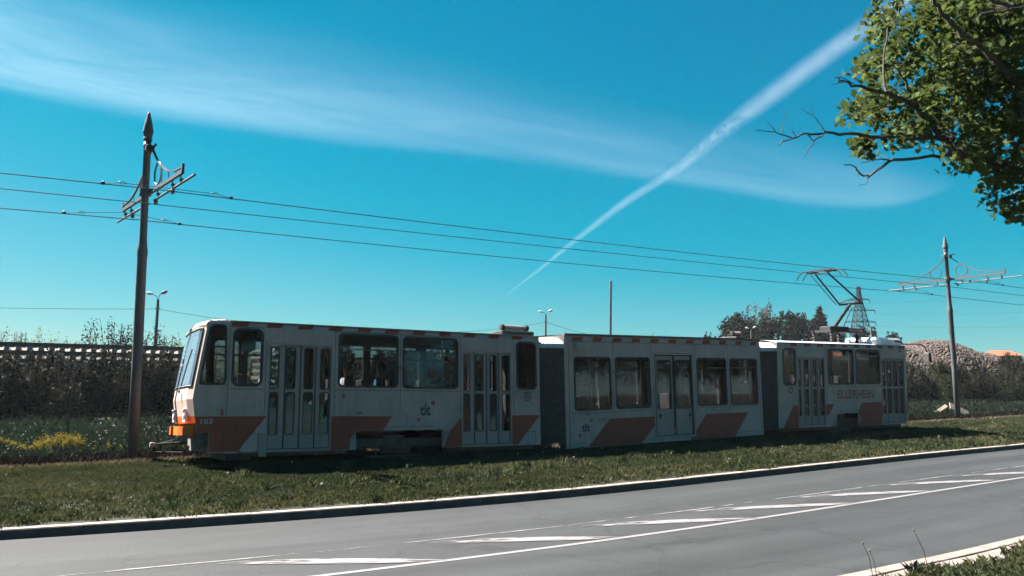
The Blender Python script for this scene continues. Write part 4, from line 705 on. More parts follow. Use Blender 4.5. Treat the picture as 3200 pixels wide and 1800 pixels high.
for seq in (pts, pts2):
    for (x0,y0),(x1,y1) in zip(seq[:-1],seq[1:]): bp_.add([(x0,y0,0.67),(x1,y1,0.67),(x1,y1,0.84),(x0,y0,0.84),(x0+0.05,y0,0.67),(x1+0.05,y1,0.67),(x1+0.05,y1,0.84),(x0+0.05,y0,0.84)],[(3,2,1,0),(4,5,6,7),(2,3,7,6),(0,1,5,4),(1,2,6,5),(3,0,4,7)])
bp_.poly([(0.06,0.02,0.845),(-0.02,0.06,0.845),(-0.16,0.18,0.845),(-0.215,0.40,0.845),(-0.225,0.90,0.845),(0.06,0.90,0.845)]); bp_.poly([(0.06,WID-0.90,0.845),(-0.225,WID-0.90,0.845),(-0.215,WID-0.40,0.845),(-0.16,WID-0.18,0.845),(-0.02,WID-0.06,0.845),(0.06,WID-0.02,0.845)])
bp_.build('bumper', ORANGE, tram, M)
uf = MB(); uf.box(0.08,0.62,0.15,WID-0.15,0.45,0.88); uf.box(0.7,1.2,0.3,WID-0.3,0.15,0.4); uf.box(5.6,X1-0.1,0.2,WID-0.2,0.2,0.34); uf.box(1.5,3.2,0.2,WID-0.2,0.22,0.34); uf.build('underframe', DARK, tram, M)
cp = MB(); cp.tube([(0.1,1.1,0.52),(-0.25,1.1,0.50),(-0.55,1.1,0.48)],0.022,8,0); cp.bevbox(-0.63,-0.53,1.04,1.16,0.44,0.53,0.015,1); cp.tube([(-0.5,1.05,0.50),(-0.2,0.9,0.58)],0.008,5,1); cp.tube([(-0.5,1.1,0.34),(-0.05,0.75,0.33)],0.008,5,0); cp.tube([(-0.05,0.75,0.33),(-0.02,0.75,0.12)],0.008,5,0); cp.build('coupler', [STEELD, CONC], tram, M)
cs_ = MB(); cs_.tube([(0.1,1.6,0.5),(-0.1,1.5,0.42),(-0.25,1.3,0.46)],0.018,6); cs_.build('hose', BLACK, tram, M)
# doors
g4 = (0.66,1.51,1.60,2.44)
side_door(M,1.44,2.735,0.35,2.50,g4,[(1.45,1.755,1.475,1.625),(1.775,2.075,1.80,1.97),(2.095,2.40,2.17,2.35),(2.42,2.73,2.52,2.70)])
side_door(M,5.92,7.20,0.34,2.505,g4,[(5.93,6.22,5.95,6.10),(6.24,6.545,6.27,6.455),(6.565,6.87,6.65,6.82),(6.89,7.195,6.99,7.17)])
for q in ((1.27,1.43,-0.02,0.03,0.22,0.70),(1.44,2.735,-0.01,0.25,0.30,0.335),(5.92,7.20,-0.01,0.25,0.29,0.325)): st_ = MB(); st_.box(*q); st_.build('step', DOORM, tram, M)
# livery
bands = [(0.62,1.01),(1.33,1.70),(1.985,2.35),(2.64,3.00),(3.29,3.66),(3.945,4.32),(4.61,4.97),(5.27,5.62),(5.92,6.28),(6.58,6.93),(7.23,7.58)]
def roof_bands(M, bands, za, zb, sl=0.06):
    for (a, c) in bands:
        mb = MB(); q = [(a,za),(c-sl,za),(c,zb),(a+sl,zb)]; zz = [za,2.86,2.91,zb]
        for u, w_ in zip(zz[:-1], zz[1:]):
            f0=(u-za)/(zb-za); f1=(w_-za)/(zb-za); mb.poly([(a+sl*f0,CANT(u)-0.006,u),(c-sl+sl*f0,CANT(u)-0.006,u),(c-sl+sl*f1,CANT(w_)-0.006,w_),(a+sl*f1,CANT(w_)-0.006,w_)])
        mb.build('roof_band', RED, tram, M)
roof_bands(M, bands, 2.845, 2.94)
decal('red_panel', M, [(nose(1.03)+0.005,1.03),(1.41,1.03),(0.86,0.335),(0.305,0.335),(0.305,0.725),(0.06,0.725),(0.05,0.9)], RED)
decal('red_panel', M, [(2.77,0.31),(3.19,0.31),(3.2,0.52),(3.325,0.705),(3.94,0.705),(4.16,1.01),(2.77,1.02)], RED)
decal('red_panel', M, [(5.42,0.31),(5.885,0.31),(5.885,0.99),(5.575,0.665)], RED)
decal('red_panel', M, [(7.235,0.32),(7.40,0.32),(8.02,1.0),(8.02,1.015),(7.235,1.01)], RED)
text('lettering','103',M,0.14,0.36,0.885,0.985,LETG,bold=0.01); text('lettering','tlt',M,4.82,5.09,1.02,1.28,LETD,bold=0.03)
decal('logo_mark',M,[(5.10,1.26),(5.19,1.26),(5.19,1.345),(5.10,1.345)],LETR,-0.005); decal('logo_mark',M,[(4.73,0.96),(4.83,0.97),(4.82,0.87),(4.79,0.90),(4.76,0.87)],LETR,-0.005)
disc('round_badge',M,7.68,1.465,0.115,LETD,ring_in=0.085); disc('round_badge',M,7.68,1.465,0.055,LETD,ring_in=0.025); disc('side_marker',M,7.50,1.44,0.03,LETR); disc('side_marker',M,3.03,1.44,0.045,LETR); disc('side_marker',M,2.84+0.0,1.44,0.02,LETR)
decal('side_marker',M,[(4.31,2.02),(4.36,2.02),(4.36,2.14),(4.31,2.14)],LETR); decal('side_marker',M,[(0.505,1.045),(0.56,1.045),(0.56,1.17),(0.505,1.17)],LETR); decal('side_marker',M,[(3.33,1.07),(3.45,1.07),(3.45,1.10),(3.33,1.10)],LETD)
hm = MB(); ring(hm,[(0.86,0.31),(1.26,0.31),(1.26,0.69),(1.0,0.69)],[(0.885,0.325),(1.25,0.325),(1.25,0.68),(1.01,0.68)],-0.004,0.0); hm.build('hatch_outline', BLACK, tram, M)
bogie(M, 4.36)
def seams(M, segs):
    for (x0,z0,x1,z1) in segs:
        mb = MB(); w = 0.005
        mb.box(min(x0,x1)-(w if x0==x1 else 0), max(x0,x1)+(w if x0==x1 else 0), -0.0025, 0.002, min(z0,z1)-(w if z0==z1 else 0), max(z0,z1)+(w if z0==z1 else 0)); mb.build('panel_seam', BLACK, tram, M)
seams(SM[0],[(0.62,1.05,0.62,2.84),(1.36,1.06,1.36,2.6),(2.82,1.05,2.82,2.83),(4.337,1.05,4.337,2.0),(4.337,2.15,4.337,2.83),(5.85,1.05,5.85,2.83),(7.29,1.05,7.29,2.83),(0.63,1.575,1.35,1.575),(2.83,1.575,4.33,1.575),(4.345,1.575,5.84,1.575),(7.30,1.575,8.02,1.575),(3.4,0.78,5.3,0.78),(4.5,0.79,4.5,1.05),(0.64,2.835,1.30,2.835),(2.8,2.835,5.85,2.835),(7.9,0.35,7.9,0.62),(7.55,0.62,7.9,0.62)])
seams(SM[1],[(1.63,0.95,1.63,1.98),(1.63,2.14,1.63,2.84),(3.0,0.9,3.0,2.84),(4.75,0.9,4.75,2.84),(6.145,1.0,6.145,2.84),(7.55,0.2,7.55,2.84),(0.2,1.03,2.99,1.03),(4.76,1.03,7.5,1.03),(0.15,2.845,7.6,2.845),(0.2,0.27,0.68,0.27),(6.4,0.27,7.5,0.27)])
seams(SM[2],[(0.70,1.05,0.70,2.83),(1.98,1.05,1.98,2.83),(3.29,1.55,3.29,2.83),(4.53,1.1,4.53,2.83),(1.99,1.575,4.52,1.575),(0.0,1.575,0.69,1.575),(2.4,0.80,3.4,0.80)])
# interior fittings
for x in (3.05,3.8,4.55,5.3): seat(M,x,0.42,0.92,1); seat(M,x,WID-0.42,0.92,1)
for x,y in ((2.85,0.9),(3.27,0.55),(4.62,0.55),(5.8,0.9),(5.86,0.3),(1.5,0.7)): pole(M,x,y,0.92,2.84)
hrail(M,[(2.9,0.6,2.56),(3.27,0.6,2.56)]); hrail(M,[(3.45,0.6,2.52),(5.75,0.6,2.50)]); hrail(M,[(1.95,0.12,2.3),(1.96,0.12,1.75),(1.90,0.12,1.63)],0.012); hrail(M,[(0.75,1.9,2.28),(1.15,1.9,2.28),(1.15,1.9,1.98),(1.28,1.9,1.98)],0.012); hrail(M,[(0.95,1.85,2.27),(0.95,1.85,1.95)],0.012)
mi_ = MB(); mi_.bevbox(0.74,0.86,0.35,0.40,1.69,1.84,0.03); mi_.build('mirror', LAMPW, tram, M)

# ---- middle section (low floor)
M = SM[1]; X1 = 7.64
mw = [(0.31,1.55,1.09,2.45,0.09),(1.705,2.96,1.10,2.45,0.09),(4.815,6.06,1.09,2.45,0.09),(6.23,7.46,1.075,2.44,0.09)]; md = (3.17,4.60,0.30,2.505,0)
CANM = lambda z: 0.0
b = MB(); wall(b, 0.0, X1, 0.15, 3.01, mw+[md], 0.0, 0); fm = mw+[(3.2,4.55,1.09,2.45,0.09)]
wall(b, 0.0, X1, 0.15, 3.01, fm, WID, 0, None, True); roof(b, 0.0, X1, 3.01, 0.03, 0.02, 3)
for x, sg in ((0.0,1),(X1,-1)): b.add([(x,y,z) for y,z in ((0,0.15),(WID,0.15),(WID,3.01),(0,3.01),(0.5,0.5),(WID-0.5,0.5),(WID-0.5,2.6),(0.5,2.6))],[(0,1,5,4),(1,2,6,5),(2,3,7,6),(3,0,4,7)],1)
b.poly([(0,0,0.16),(X1,0,0.16),(X1,WID,0.16),(0,WID,0.16)],1); b.box(0.0,X1,-0.03,0.06,2.99,3.05,1); b.box(0.125,0.14,-0.003,0.002,0.18,2.98,1); b.build('middle_body', [WHITE, DARK, ORANGE, ROOFM], tram, M)
inn = interior(M, 0.0, X1, 0.36, 2.80, None); wall(inn,0.03,X1-0.03,0.36,2.80,mw+[md],0.07,0); wall(inn,0.03,X1-0.03,0.36,2.80,fm,WID-0.07,0); inn.build('middle_interior',[INTER,INTD],tram,M)
for h in mw: window(M,*h[:4],h[4],transom=2.17)
for h in fm: window(M,*h[:4],h[4],y=WID,transom=2.17,far=True)
side_door(M,3.17,4.60,0.30,2.505,(1.045,2.38),[(3.19,3.86,3.27,3.79),(3.94,4.585,3.97,4.55)],dark=True)
ol = MB(); ring(ol,[(3.08,0.24),(4.68,0.24),(4.68,2.58),(3.08,2.58)],[(3.09,0.25),(4.67,0.25),(4.67,2.57),(3.09,2.57)],-0.003,0.001); ol.build('door_outline', BLACK, tram, M)
for x in (3.33,4.50): k=MB(); k.box(x-0.03,x+0.03,0.012,0.03,0.80,0.90); k.build('door_handle', BLACK, tram, M)
for (a,c) in [(0.23,0.62),(0.93,1.29),(1.62,1.98),(2.31,2.66),(3.00,3.35),(3.69,4.05),(4.40,4.74),(5.08,5.44),(5.80,6.13),(6.51,6.84),(7.19,7.52)]: decal('roof_band',M,[(a,2.86),(c-0.05,2.86),(c,2.965),(a+0.05,2.965)],RED)
decal('red_panel',M,[(0.70,0.155),(2.57,0.155),(3.075,0.60),(3.075,0.85),(1.48,0.85)],RED); decal('red_panel',M,[(4.46,0.155),(6.33,0.155),(6.97,0.84),(5.14,0.85),(4.69,0.40),(4.69,0.235),(4.53,0.235)],RED)
text('lettering','tlt',M,0.51,0.78,0.55,0.76,LETD,bold=0.03); disc('logo_mark',M,0.83,0.83,0.045,LETR); decal('logo_mark',M,[(0.41,0.42),(0.50,0.42),(0.50,0.50),(0.41,0.50)],LETR); text('lettering','103',M,1.10,1.33,0.78,0.88,LETD,bold=0.01)
decal('side_marker',M,[(0.68,0.97),(0.80,0.97),(0.80,1.0),(0.68,1.0)],LETD); decal('side_marker',M,[(1.615,2.0),(1.655,2.0),(1.655,2.12),(1.615,2.12)],LETR); decal('side_marker',M,[(5.37,0.955),(5.43,0.955),(5.43,1.0),(5.37,1.0)],LETD); decal('side_marker',M,[(6.95,0.98),(7.07,0.98),(7.07,1.0),(6.95,1.0)],LETR)
lp = MB(); lp.bevbox(0.30,0.58,-0.16,0.0,2.67,2.80,0.03); lp.build('camera_pod', WHITE, tram, M)
uf = MB(); uf.box(0.2,X1-0.2,0.25,WID-0.25,0.05,0.2); uf.build('underframe', DARK, tram, M)
for x,y in ((1.32,0.6),(3.1,0.5),(4.7,0.5),(6.75,0.5),(2.4,1.5)): pole(M,x,y,0.36,2.78)
for x in (0.7,2.2,5.5,6.8): seat(M,x,0.45,0.45,1); seat(M,x,WID-0.45,0.45,-1)
hh = MB(); hh.tube([(3.36,0.08,1.35),(3.37,0.09,1.2),(3.42,0.1,1.1)],0.02,6); hh.build('handrail', RAILM, tram, M)

# ---- rear section
M = SM[2]; X1 = 5.74
rw = [(0.12,0.64,1.625,2.77,0.11),(2.06,3.225,1.645,2.785,0.09),(3.35,4.48,1.655,2.785,0.09)]; rd = [(0.76,1.89,0.36,2.485),(4.59,5.68,0.36,2.50)]
cutr = (2.42,3.36,-0.1,0.71,0)
b = MB(); wall(b,-0.12,X1,0.30,2.95,rw+[d+(0,) for d in rd]+[cutr],0.0,0,CANT); fr2 = rw+[(0.76,1.90,1.645,2.785,0.09),(4.6,5.6,1.645,2.785,0.09)]
wall(b,-0.12,X1,0.30,2.95,fr2,WID,0,lambda z:-CANT(z),True); roof(b,-0.12,X1,2.95,0.10,0.09,3)
b.poly([(2.2,0,0.3),(2.42,0,0.3),(2.42,0,0.71)],0); b.poly([(3.36,0,0.3),(3.52,0,0.55),(3.36,0,0.71)],0)
b.poly([(-0.1,0,0.32),(X1,0,0.32),(X1,WID,0.32),(-0.1,WID,0.32)],1); b.box(-0.12,X1,-0.012,0.05,2.945,2.962,3)
b.add([(-0.12,y,z) for y,z in ((0,0.32),(WID,0.32),(WID,2.95),(0,2.95),(0.5,0.95),(WID-0.5,0.95),(WID-0.5,2.6),(0.5,2.6))],[(0,1,5,4),(1,2,6,5),(2,3,7,6),(3,0,4,7)],1)
# tapering tail with corner window and rounded top
ZT = [0.72,1.05,1.64,2.70,2.86,2.95]
def tail(z): return {0.72:0.52,1.05:0.55,1.64:0.56,2.70:0.42,2.86:0.36,2.95:0.22}[z]
def tl(i, z): return [(X1,0.0),(X1+0.10,0.03),(X1+tail(z),0.42),(X1+tail(z),WID-0.42),(X1+0.10,WID-0.03),(X1,WID)][i]
for c, d in zip(ZT[:-1], ZT[1:]):
    for i in range(5):
        if c==1.64 and i in (1,2,3): continue
        p,q = tl(i,c),tl(i+1,c); r_,s_ = tl(i,d),tl(i+1,d); b.poly([(p[0],p[1],c),(q[0],q[1],c),(s_[0],s_[1],d),(r_[0],r_[1],d)], 2 if c<1.0 else 0)
b.poly([(*tl(i,2.95),2.95) for i in range(6)]+[],3); b.poly([(X1,0.09,2.95),(X1+0.22,0.5,2.953),(X1+0.22,WID-0.5,2.953),(X1,WID-0.09,2.95),(X1,WID/2,3.05)],3)
b.build('rear_body',[WHITE,DARK,RED,ROOFM],tram,M)
for i in (1,2,3):
    p,q = tl(i,1.64),tl(i+1,1.64); r_,s_ = tl(i,2.70),tl(i+1,2.70); A=[Vector((p[0],p[1],1.64)),Vector((q[0],q[1],1.64)),Vector((s_[0],s_[1],2.70)),Vector((r_[0],r_[1],2.70))]
    ce=sum(A,Vector())/4; nn=(A[1]-A[0]).cross(A[3]-A[0]).normalized(); mb=MB(); B_=[v+(ce-v)*0.10 for v in A]; mb.add([*A,*B_],[(0,1,5,4),(1,2,6,5),(2,3,7,6),(3,0,4,7)]); w=mb.build('rear_window',BLACK,tram,M); g=MB(); g.poly([v+(ce-v)*0.09-nn*0.004 for v in A]); g.build('pane',WIND,w,M)
inn = interior(M,0,X1+0.2,0.92,2.86,None); wall(inn,0,X1,0.92,2.86,rw+[d+(0,) for d in rd],0.07,0); wall(inn,0,X1,0.92,2.86,fr2,WID-0.07,0); 
for d in rd: inn.box(d[0]-0.05,d[1]+0.05,0.45,0.47,0.33,0.92,1); inn.box(d[0]-0.05,d[1]+0.05,0.07,0.45,0.335,0.345,1)
inn.box(X1-0.03,X1-0.01,0.08,WID-0.08,0.34,1.62,1)
inn.build('rear_interior',[INTER,INTD],tram,M)
window(M,*rw[0][:4],0.11); window(M,*rw[1][:4],0.09); wb = window(M,*rw[2][:4],0.09,transom=2.56)
fl = MB(); fl.poly([(3.38,0.03,1.69),(4.45,0.03,1.69),(4.45,0.03,2.53),(3.38,0.03,2.53)]); fm_ = fl.build('advert_film',FROST,tram,M)
mb = MB(); mb.poly([(3.93+0.24*math.cos(i*0.314),0.024,2.12+0.24*math.sin(i*0.314)) for i in range(20)]); mb.build('printed_disc',FROSTD,fm_,M); mb=MB(); mb.poly([(3.40,0.024,2.0),(3.60,0.024,1.98),(3.58,0.024,2.2),(3.42,0.024,2.25)]); mb.poly([(4.25,0.024,1.98),(4.42,0.024,2.0),(4.42,0.024,2.3),(4.3,0.024,2.2)]); mb.build('printed_patch',FROSTD,fm_,M)
for h in fr2: window(M,*h[:4],h[4],y=WID,far=True)
side_door(M,0.76,1.89,0.36,2.485,(0.67,1.49,1.58,2.415),[(0.77,1.03,0.785,0.87),(1.045,1.32,1.07,1.21),(1.335,1.61,1.42,1.55),(1.625,1.88,1.72,1.85)])
side_door(M,4.59,5.68,0.36,2.50,(0.67,1.49,1.58,2.42),[(4.60,4.85,4.62,4.76),(4.865,5.13,4.90,5.05),(5.145,5.40,5.20,5.34),(5.415,5.67,5.48,5.62)])
roof_bands(M,[(0.455,0.75),(1.04,1.34),(1.60,1.90),(2.165,2.46),(2.73,3.01),(3.295,3.57),(3.84,4.12),(4.40,4.66),(4.93,5.19),(5.46,5.73)],2.845,2.94,0.03)
dp = MB(); dp.bevbox(2.10,3.15,0.06,0.14,2.50,2.76,0.01); d_ = dp.build('display',BLACK,tram,M); text('display_text','2',M,2.12,2.185,2.54,2.69,LED,y=0.052,parent=d_); text('display_text','Kopli',M,2.42,2.76,2.54,2.69,LED,y=0.052,parent=d_)
text('lettering','ELLERHEIN',M,2.45,4.16,1.19,1.47,LETR,bold=0.028)
disc('round_badge',M,0.41,1.46,0.10,LETD,ring_in=0.06); disc('side_marker',M,2.21,1.41,0.03,LETD); disc('side_marker',M,5.50,2.78,0.05,LETD)
decal('red_panel',M,[(0.07,0.305),(0.73,0.305),(0.73,1.0),(0.51,0.99)],RED); decal('red_panel',M,[(1.92,0.67),(2.06,0.68),(2.29,1.02),(1.92,1.01)],RED); decal('red_panel',M,[(3.37,0.705),(3.53,0.55),(3.37,0.31),(4.5,0.31),(4.56,0.71),(4.56,1.06),(3.57,1.04)],RED)
for k in range(1): pass
bogie(M,2.89,1.5); uf=MB(); uf.box(0.1,X1,0.25,WID-0.25,0.18,0.34); uf.box(X1,X1+0.4,0.3,WID-0.3,0.4,0.75); uf.build('underframe',DARK,tram,M)
for x in (2.3,3.0,3.7,4.3): seat(M,x,WID-0.42,0.92,1); seat(M,x,0.42,0.92,1)
pole(M,0.7,0.9,0.92,2.84); pole(M,2.0,0.9,0.92,2.84)
pt_ = MB(); c_=[(2.33,1.78),(2.52,1.78),(2.60,1.96),(2.58,2.15),(2.50,2.35),(2.36,2.50),(2.33,2.50)]; pt_.add([(x,1.5,z) for x,z in c_]+[(x,1.53,z) for x,z in c_],[tuple(range(7)),tuple(range(13,6,-1))]+[(i,(i+1)%7,7+(i+1)%7,7+i) for i in range(7)])
tl_m = bpy.data.materials.new('draught_screen'); tl_m.use_nodes=True; t_=tl_m.node_tree; tr_=t_.nodes.new('ShaderNodeBsdfTranslucent'); tr_.inputs[0].default_value=(0.8,0.78,0.78,1); t_.links.new(tr_.outputs[0],t_.nodes['Material Output'].inputs[0]); pt_.build('draught_screen',tl_m,tram,M)
mr = MB(); mr.tube([(5.35,0.5,3.0),(5.9,0.25,3.02),(6.5,0.0,3.03),(6.62,-0.05,3.0),(6.72,-0.08,2.9),(6.80,-0.1,2.72)],0.022,7); mr.bevbox(6.73,6.86,-0.22,0.02,2.42,2.74,0.03); mr.build('mirror_arm',BLACK,tram,M)
# roof equipment
ac = MB(); ac.bevbox(4.55,5.95,0.22,1.5,2.98,3.23,0.07,0); ac.box(5.55,5.9,0.212,0.225,3.07,3.14,1); ac.build('air_conditioner',[ACW,STEEL],tram,M)
def resistor(M, x0, x1, z, y=0.9):
    mb = MB(); mb.bevbox(x0,x1,y-0.35,y+0.35,z,z+0.10,0.02,0); mb.box(x0+0.1,x1-0.15,y-0.2,y+0.2,z+0.10,z+0.13,1)
    for k in (0.12,0.88): mb.lathe([(0.035,-0.05),(0.075,-0.04),(0.075,0.04),(0.035,0.05)],(x0+(x1-x0)*k,y-0.15,z+0.20),10,1,'x')
    mb.tube([(x0+(x1-x0)*0.16,y-0.15,z+0.20),(x0+(x1-x0)*0.84,y-0.15,z+0.20)],0.055,10,2)
    for k in np.linspace(0.2,0.8,8): mb.lathe([(0.062,-0.012),(0.068,0.0),(0.062,0.012)],(x0+(x1-x0)*k,y-0.15,z+0.20),10,2,'x')
    return mb.build('roof_resistor',[STEELD,STEELD,CONC],tram,M)
resistor(SM[0],7.3,8.25,3.04); resistor(SM[1],8.0-0.75,8.5-0.75,3.06)
# ---- bellows
def bellows(Ma, xa, Mb, xb, n=9):
    prof = [(0.10,0.30),(0.08,2.70),(0.30,2.86),(WID/2,2.93),(WID-0.30,2.86),(WID-0.08,2.70),(WID-0.10,0.30)]
    mb = MB(); rows=[]
    for k in range(2*n+1):
        f = k/(2*n); off = -0.075 if k%2 else 0.03; r_=[]
        for j,(y,z) in enumerate(prof):
            pa = Ma@Vector((xa, y, z)); pb = Mb@Vector((xb, y, z)); p = pa.lerp(pb, f); c = (Ma@Vector((xa,WID/2,1.5))).lerp(Mb@Vector((xb,WID/2,1.5)), f)
            p = p + (p-c).normalized()*(0.035+off); r_.append(p)
        rows.append(r_); mb.v += [tuple(p) for p in r_]
    m_ = len(prof)
    for k in range(2*n):
        for j in range(m_-1): mb.f.append((k*m_+j,(k+1)*m_+j,(k+1)*m_+j+1,k*m_+j+1)); mb.m.append(0)
    o = mb.build('bellows',BELL,tram)
    cv = MB(); pr2=[(0.0,2.68),(0.03,2.80),(0.26,2.93),(WID/2,2.99),(WID-0.26,2.93),(WID-0.03,2.80),(WID,2.68)]
    for k in range(2*n+1):
        f=k/(2*n); off=-0.03 if k%2 else 0.012
        for j,(y,z) in enumerate(pr2):
            pa=Ma@Vector((xa,y,z)); pb=Mb@Vector((xb,y,z)); p=pa.lerp(pb,f); c=(Ma@Vector((xa,WID/2,1.5))).lerp(Mb@Vector((xb,WID/2,1.5)),f); cv.v.append(tuple(p+(p-c).normalized()*off))
    for k in range(2*n):
        for j in range(6): cv.f.append((k*7+j,(k+1)*7+j,(k+1)*7+j+1,k*7+j+1)); cv.m.append(0)
    cv.build('bellows_lit_top',BELL_LIT,o)  # pale shell painting the sunlit top over the dark-toned sides
bellows(SM[0],8.04,SM[1],0.0); bellows(SM[1],7.64,SM[2],-0.12)
# ---- pantograph on the rear section
M = SM[2]
pf = MB(); ZB = 3.42
for y in (0.72,1.48): pf.bar((3.0,y,ZB),(4.4,y,ZB),0.07,0.07)
for x in (3.1,3.6,4.3): pf.bar((x,0.72,ZB),(x,1.48,ZB),0.07,0.07)
for x in (3.1,4.3):
    for y in (0.72,1.48): pf.lathe([(0.05,0),(0.075,0.05),(0.05,0.1),(0.075,0.15),(0.05,0.2),(0.075,0.25),(0.04,0.33)],(x,y,ZB-0.38),10)
pf.bevbox(3.2,4.1,0.85,1.35,ZB+0.0,ZB+0.18,0.03); pf.tube([(3.3,1.1,ZB+0.12),(5.0,1.1,ZB+0.10)],0.05,8)
P0_ = (3.58,1.1,ZB+0.08); KN = (4.48,1.1,4.42); HX, HZ = 3.10, 5.42
panto = pf.build('pantograph',STEELD,tram,M)
la = MB(); la.tube([P0_,KN],[0.065,0.048],10); la.tube([(3.98,1.1,ZB+0.05),(4.56,1.1,4.30)],0.018,6); la.build('lower_arm',STEELD,panto,M)
kn = MB(); kn.tube([(KN[0],0.62,KN[2]),(KN[0],1.58,KN[2])],0.04,8); kn.tube([(KN[0]-0.05,0.62,KN[2]+0.03),(KN[0]-0.1,1.1,KN[2]+0.14),(KN[0]-0.05,1.58,KN[2]+0.03)],0.02,6); kn.build('knee_joint',STEELD,panto,M)
ua = MB(); ua.tube([(KN[0],0.64,KN[2]),(HX,0.83,HZ)],0.032,8); ua.tube([(KN[0],1.56,KN[2]),(HX,1.37,HZ)],0.032,8); ua.tube([(KN[0]-0.12,1.62,KN[2]),(HX-0.15,1.45,HZ-0.02)],0.014,6); ua.tube([(HX,0.83,HZ),(HX,1.37,HZ)],0.022,6); ua.build('upper_arm',STEELD,panto,M)
hd = MB()
for dx in (-0.14,0.14): hd.tube([(HX+dx,0.12,HZ-0.17),(HX+dx,0.22,HZ-0.05),(HX+dx,0.34,HZ+0.06),(HX+dx,0.45,HZ+0.09),(HX+dx,1.1,HZ+0.10),(HX+dx,1.75,HZ+0.09),(HX+dx,1.86,HZ+0.06),(HX+dx,1.98,HZ-0.05),(HX+dx,2.08,HZ-0.17)],0.02,7)
for y in (0.6,0.83,1.37,1.6): hd.bar((HX-0.16,y,HZ+0.05),(HX+0.16,y,HZ+0.05),0.035,0.05)
hd.build('contact_head',STEELD,panto,M)
# ---- passengers
def person(M, x, y, fl, face, label, top, hairm=HAIR):
    """seated passenger: one continuous skinned body with hair and a top"""
    V=[(0,0,0.50),(0,0,0.72),(0,0,0.92),(0,0.0,1.02),(0.01,0,1.08),(0.03,0,1.22),(0.02,0,1.32),
       (0.05,0.18,0.98),(0.10,0.22,0.74),(0.34,0.16,0.66),(0.42,0.14,0.66),(0.05,-0.18,0.98),(0.10,-0.22,0.74),(0.34,-0.16,0.66),(0.42,-0.14,0.66),
       (0.08,0.10,0.50),(0.46,0.11,0.50),(0.48,0.11,0.10),(0.60,0.12,0.05),(0.08,-0.10,0.50),(0.46,-0.11,0.50),(0.48,-0.11,0.10),(0.60,-0.12,0.05)]
    E=[(0,1),(1,2),(2,3),(3,4),(4,5),(5,6),(2,7),(7,8),(8,9),(9,10),(2,11),(11,12),(12,13),(13,14),(0,15),(15,16),(16,17),(17,18),(0,19),(19,20),(20,21),(21,22)]
    Rr=[.15,.14,.15,.07,.055,.095,.07,.065,.05,.04,.045,.065,.05,.04,.045,.09,.07,.05,.045,.09,.07,.05,.045]
    me=bpy.data.meshes.new('person'); me.from_pydata([Vector(v) for v in V],E,[]); o=bpy.data.objects.new('tmp',me); COL.objects.link(o)
    sk=o.modifiers.new('s','SKIN'); 
    for i,r_ in enumerate(Rr): me.skin_vertices[0].data[i].radius=(r_,r_*(1.25 if i in(1,2) else 1))
    me.skin_vertices[0].data[0].use_root=True
    sb=o.modifiers.new('u','SUBSURF'); sb.levels=1; sb.render_levels=1
    dg=bpy.context.evaluated_depsgraph_get(); m2=bpy.data.meshes.new_from_object(o.evaluated_get(dg)); bpy.data.objects.remove(o)
    m2.materials.clear(); m2.materials.append(SKIN); m2.materials.append(top); m2.materials.append(CLD)
    for p in m2.polygons:
        c=p.center; p.material_index = 0 if c.z>1.02 or (c.x>0.36 and 0.6<c.z<0.75) else (1 if c.z>0.55 else 2)
    m2.polygons.foreach_set('use_smooth',[True]*len(m2.polygons))
    Mx = M @ Matrix.Translation((x,y,fl)) @ Matrix.Rotation(math.pi if face<0 else 0,4,'Z')
    p_ = link('person', m2, None, Mx); tag(p_, label, 'person', 'passengers seated in the tram')
    hb=MB(); 
    for i in range(7):
        a=i/6*math.pi/2; 
    hb.lathe([(0.09,1.20),(0.108,1.25),(0.104,1.31),(0.085,1.36),(0.05,1.395),(0.01,1.405)],(-0.012,0,0),12); hb.build('hair',hairm,p_,Mx,True)
    return p_
person(SM[0],1.72,1.45,0.92,-1,'dark-haired person in white collar seen through the front door glass',CLW)
person(SM[0],3.70,WID-0.45,0.92,-1,'passenger in white top behind the first wide window',CLW); person(SM[0],4.55,WID-0.45,0.92,-1,'passenger in blue jacket behind the second wide window',CLB)
person(SM[2],3.0,WID-0.45,0.92,-1,'dark-clothed passenger below the amber route display',CLD)

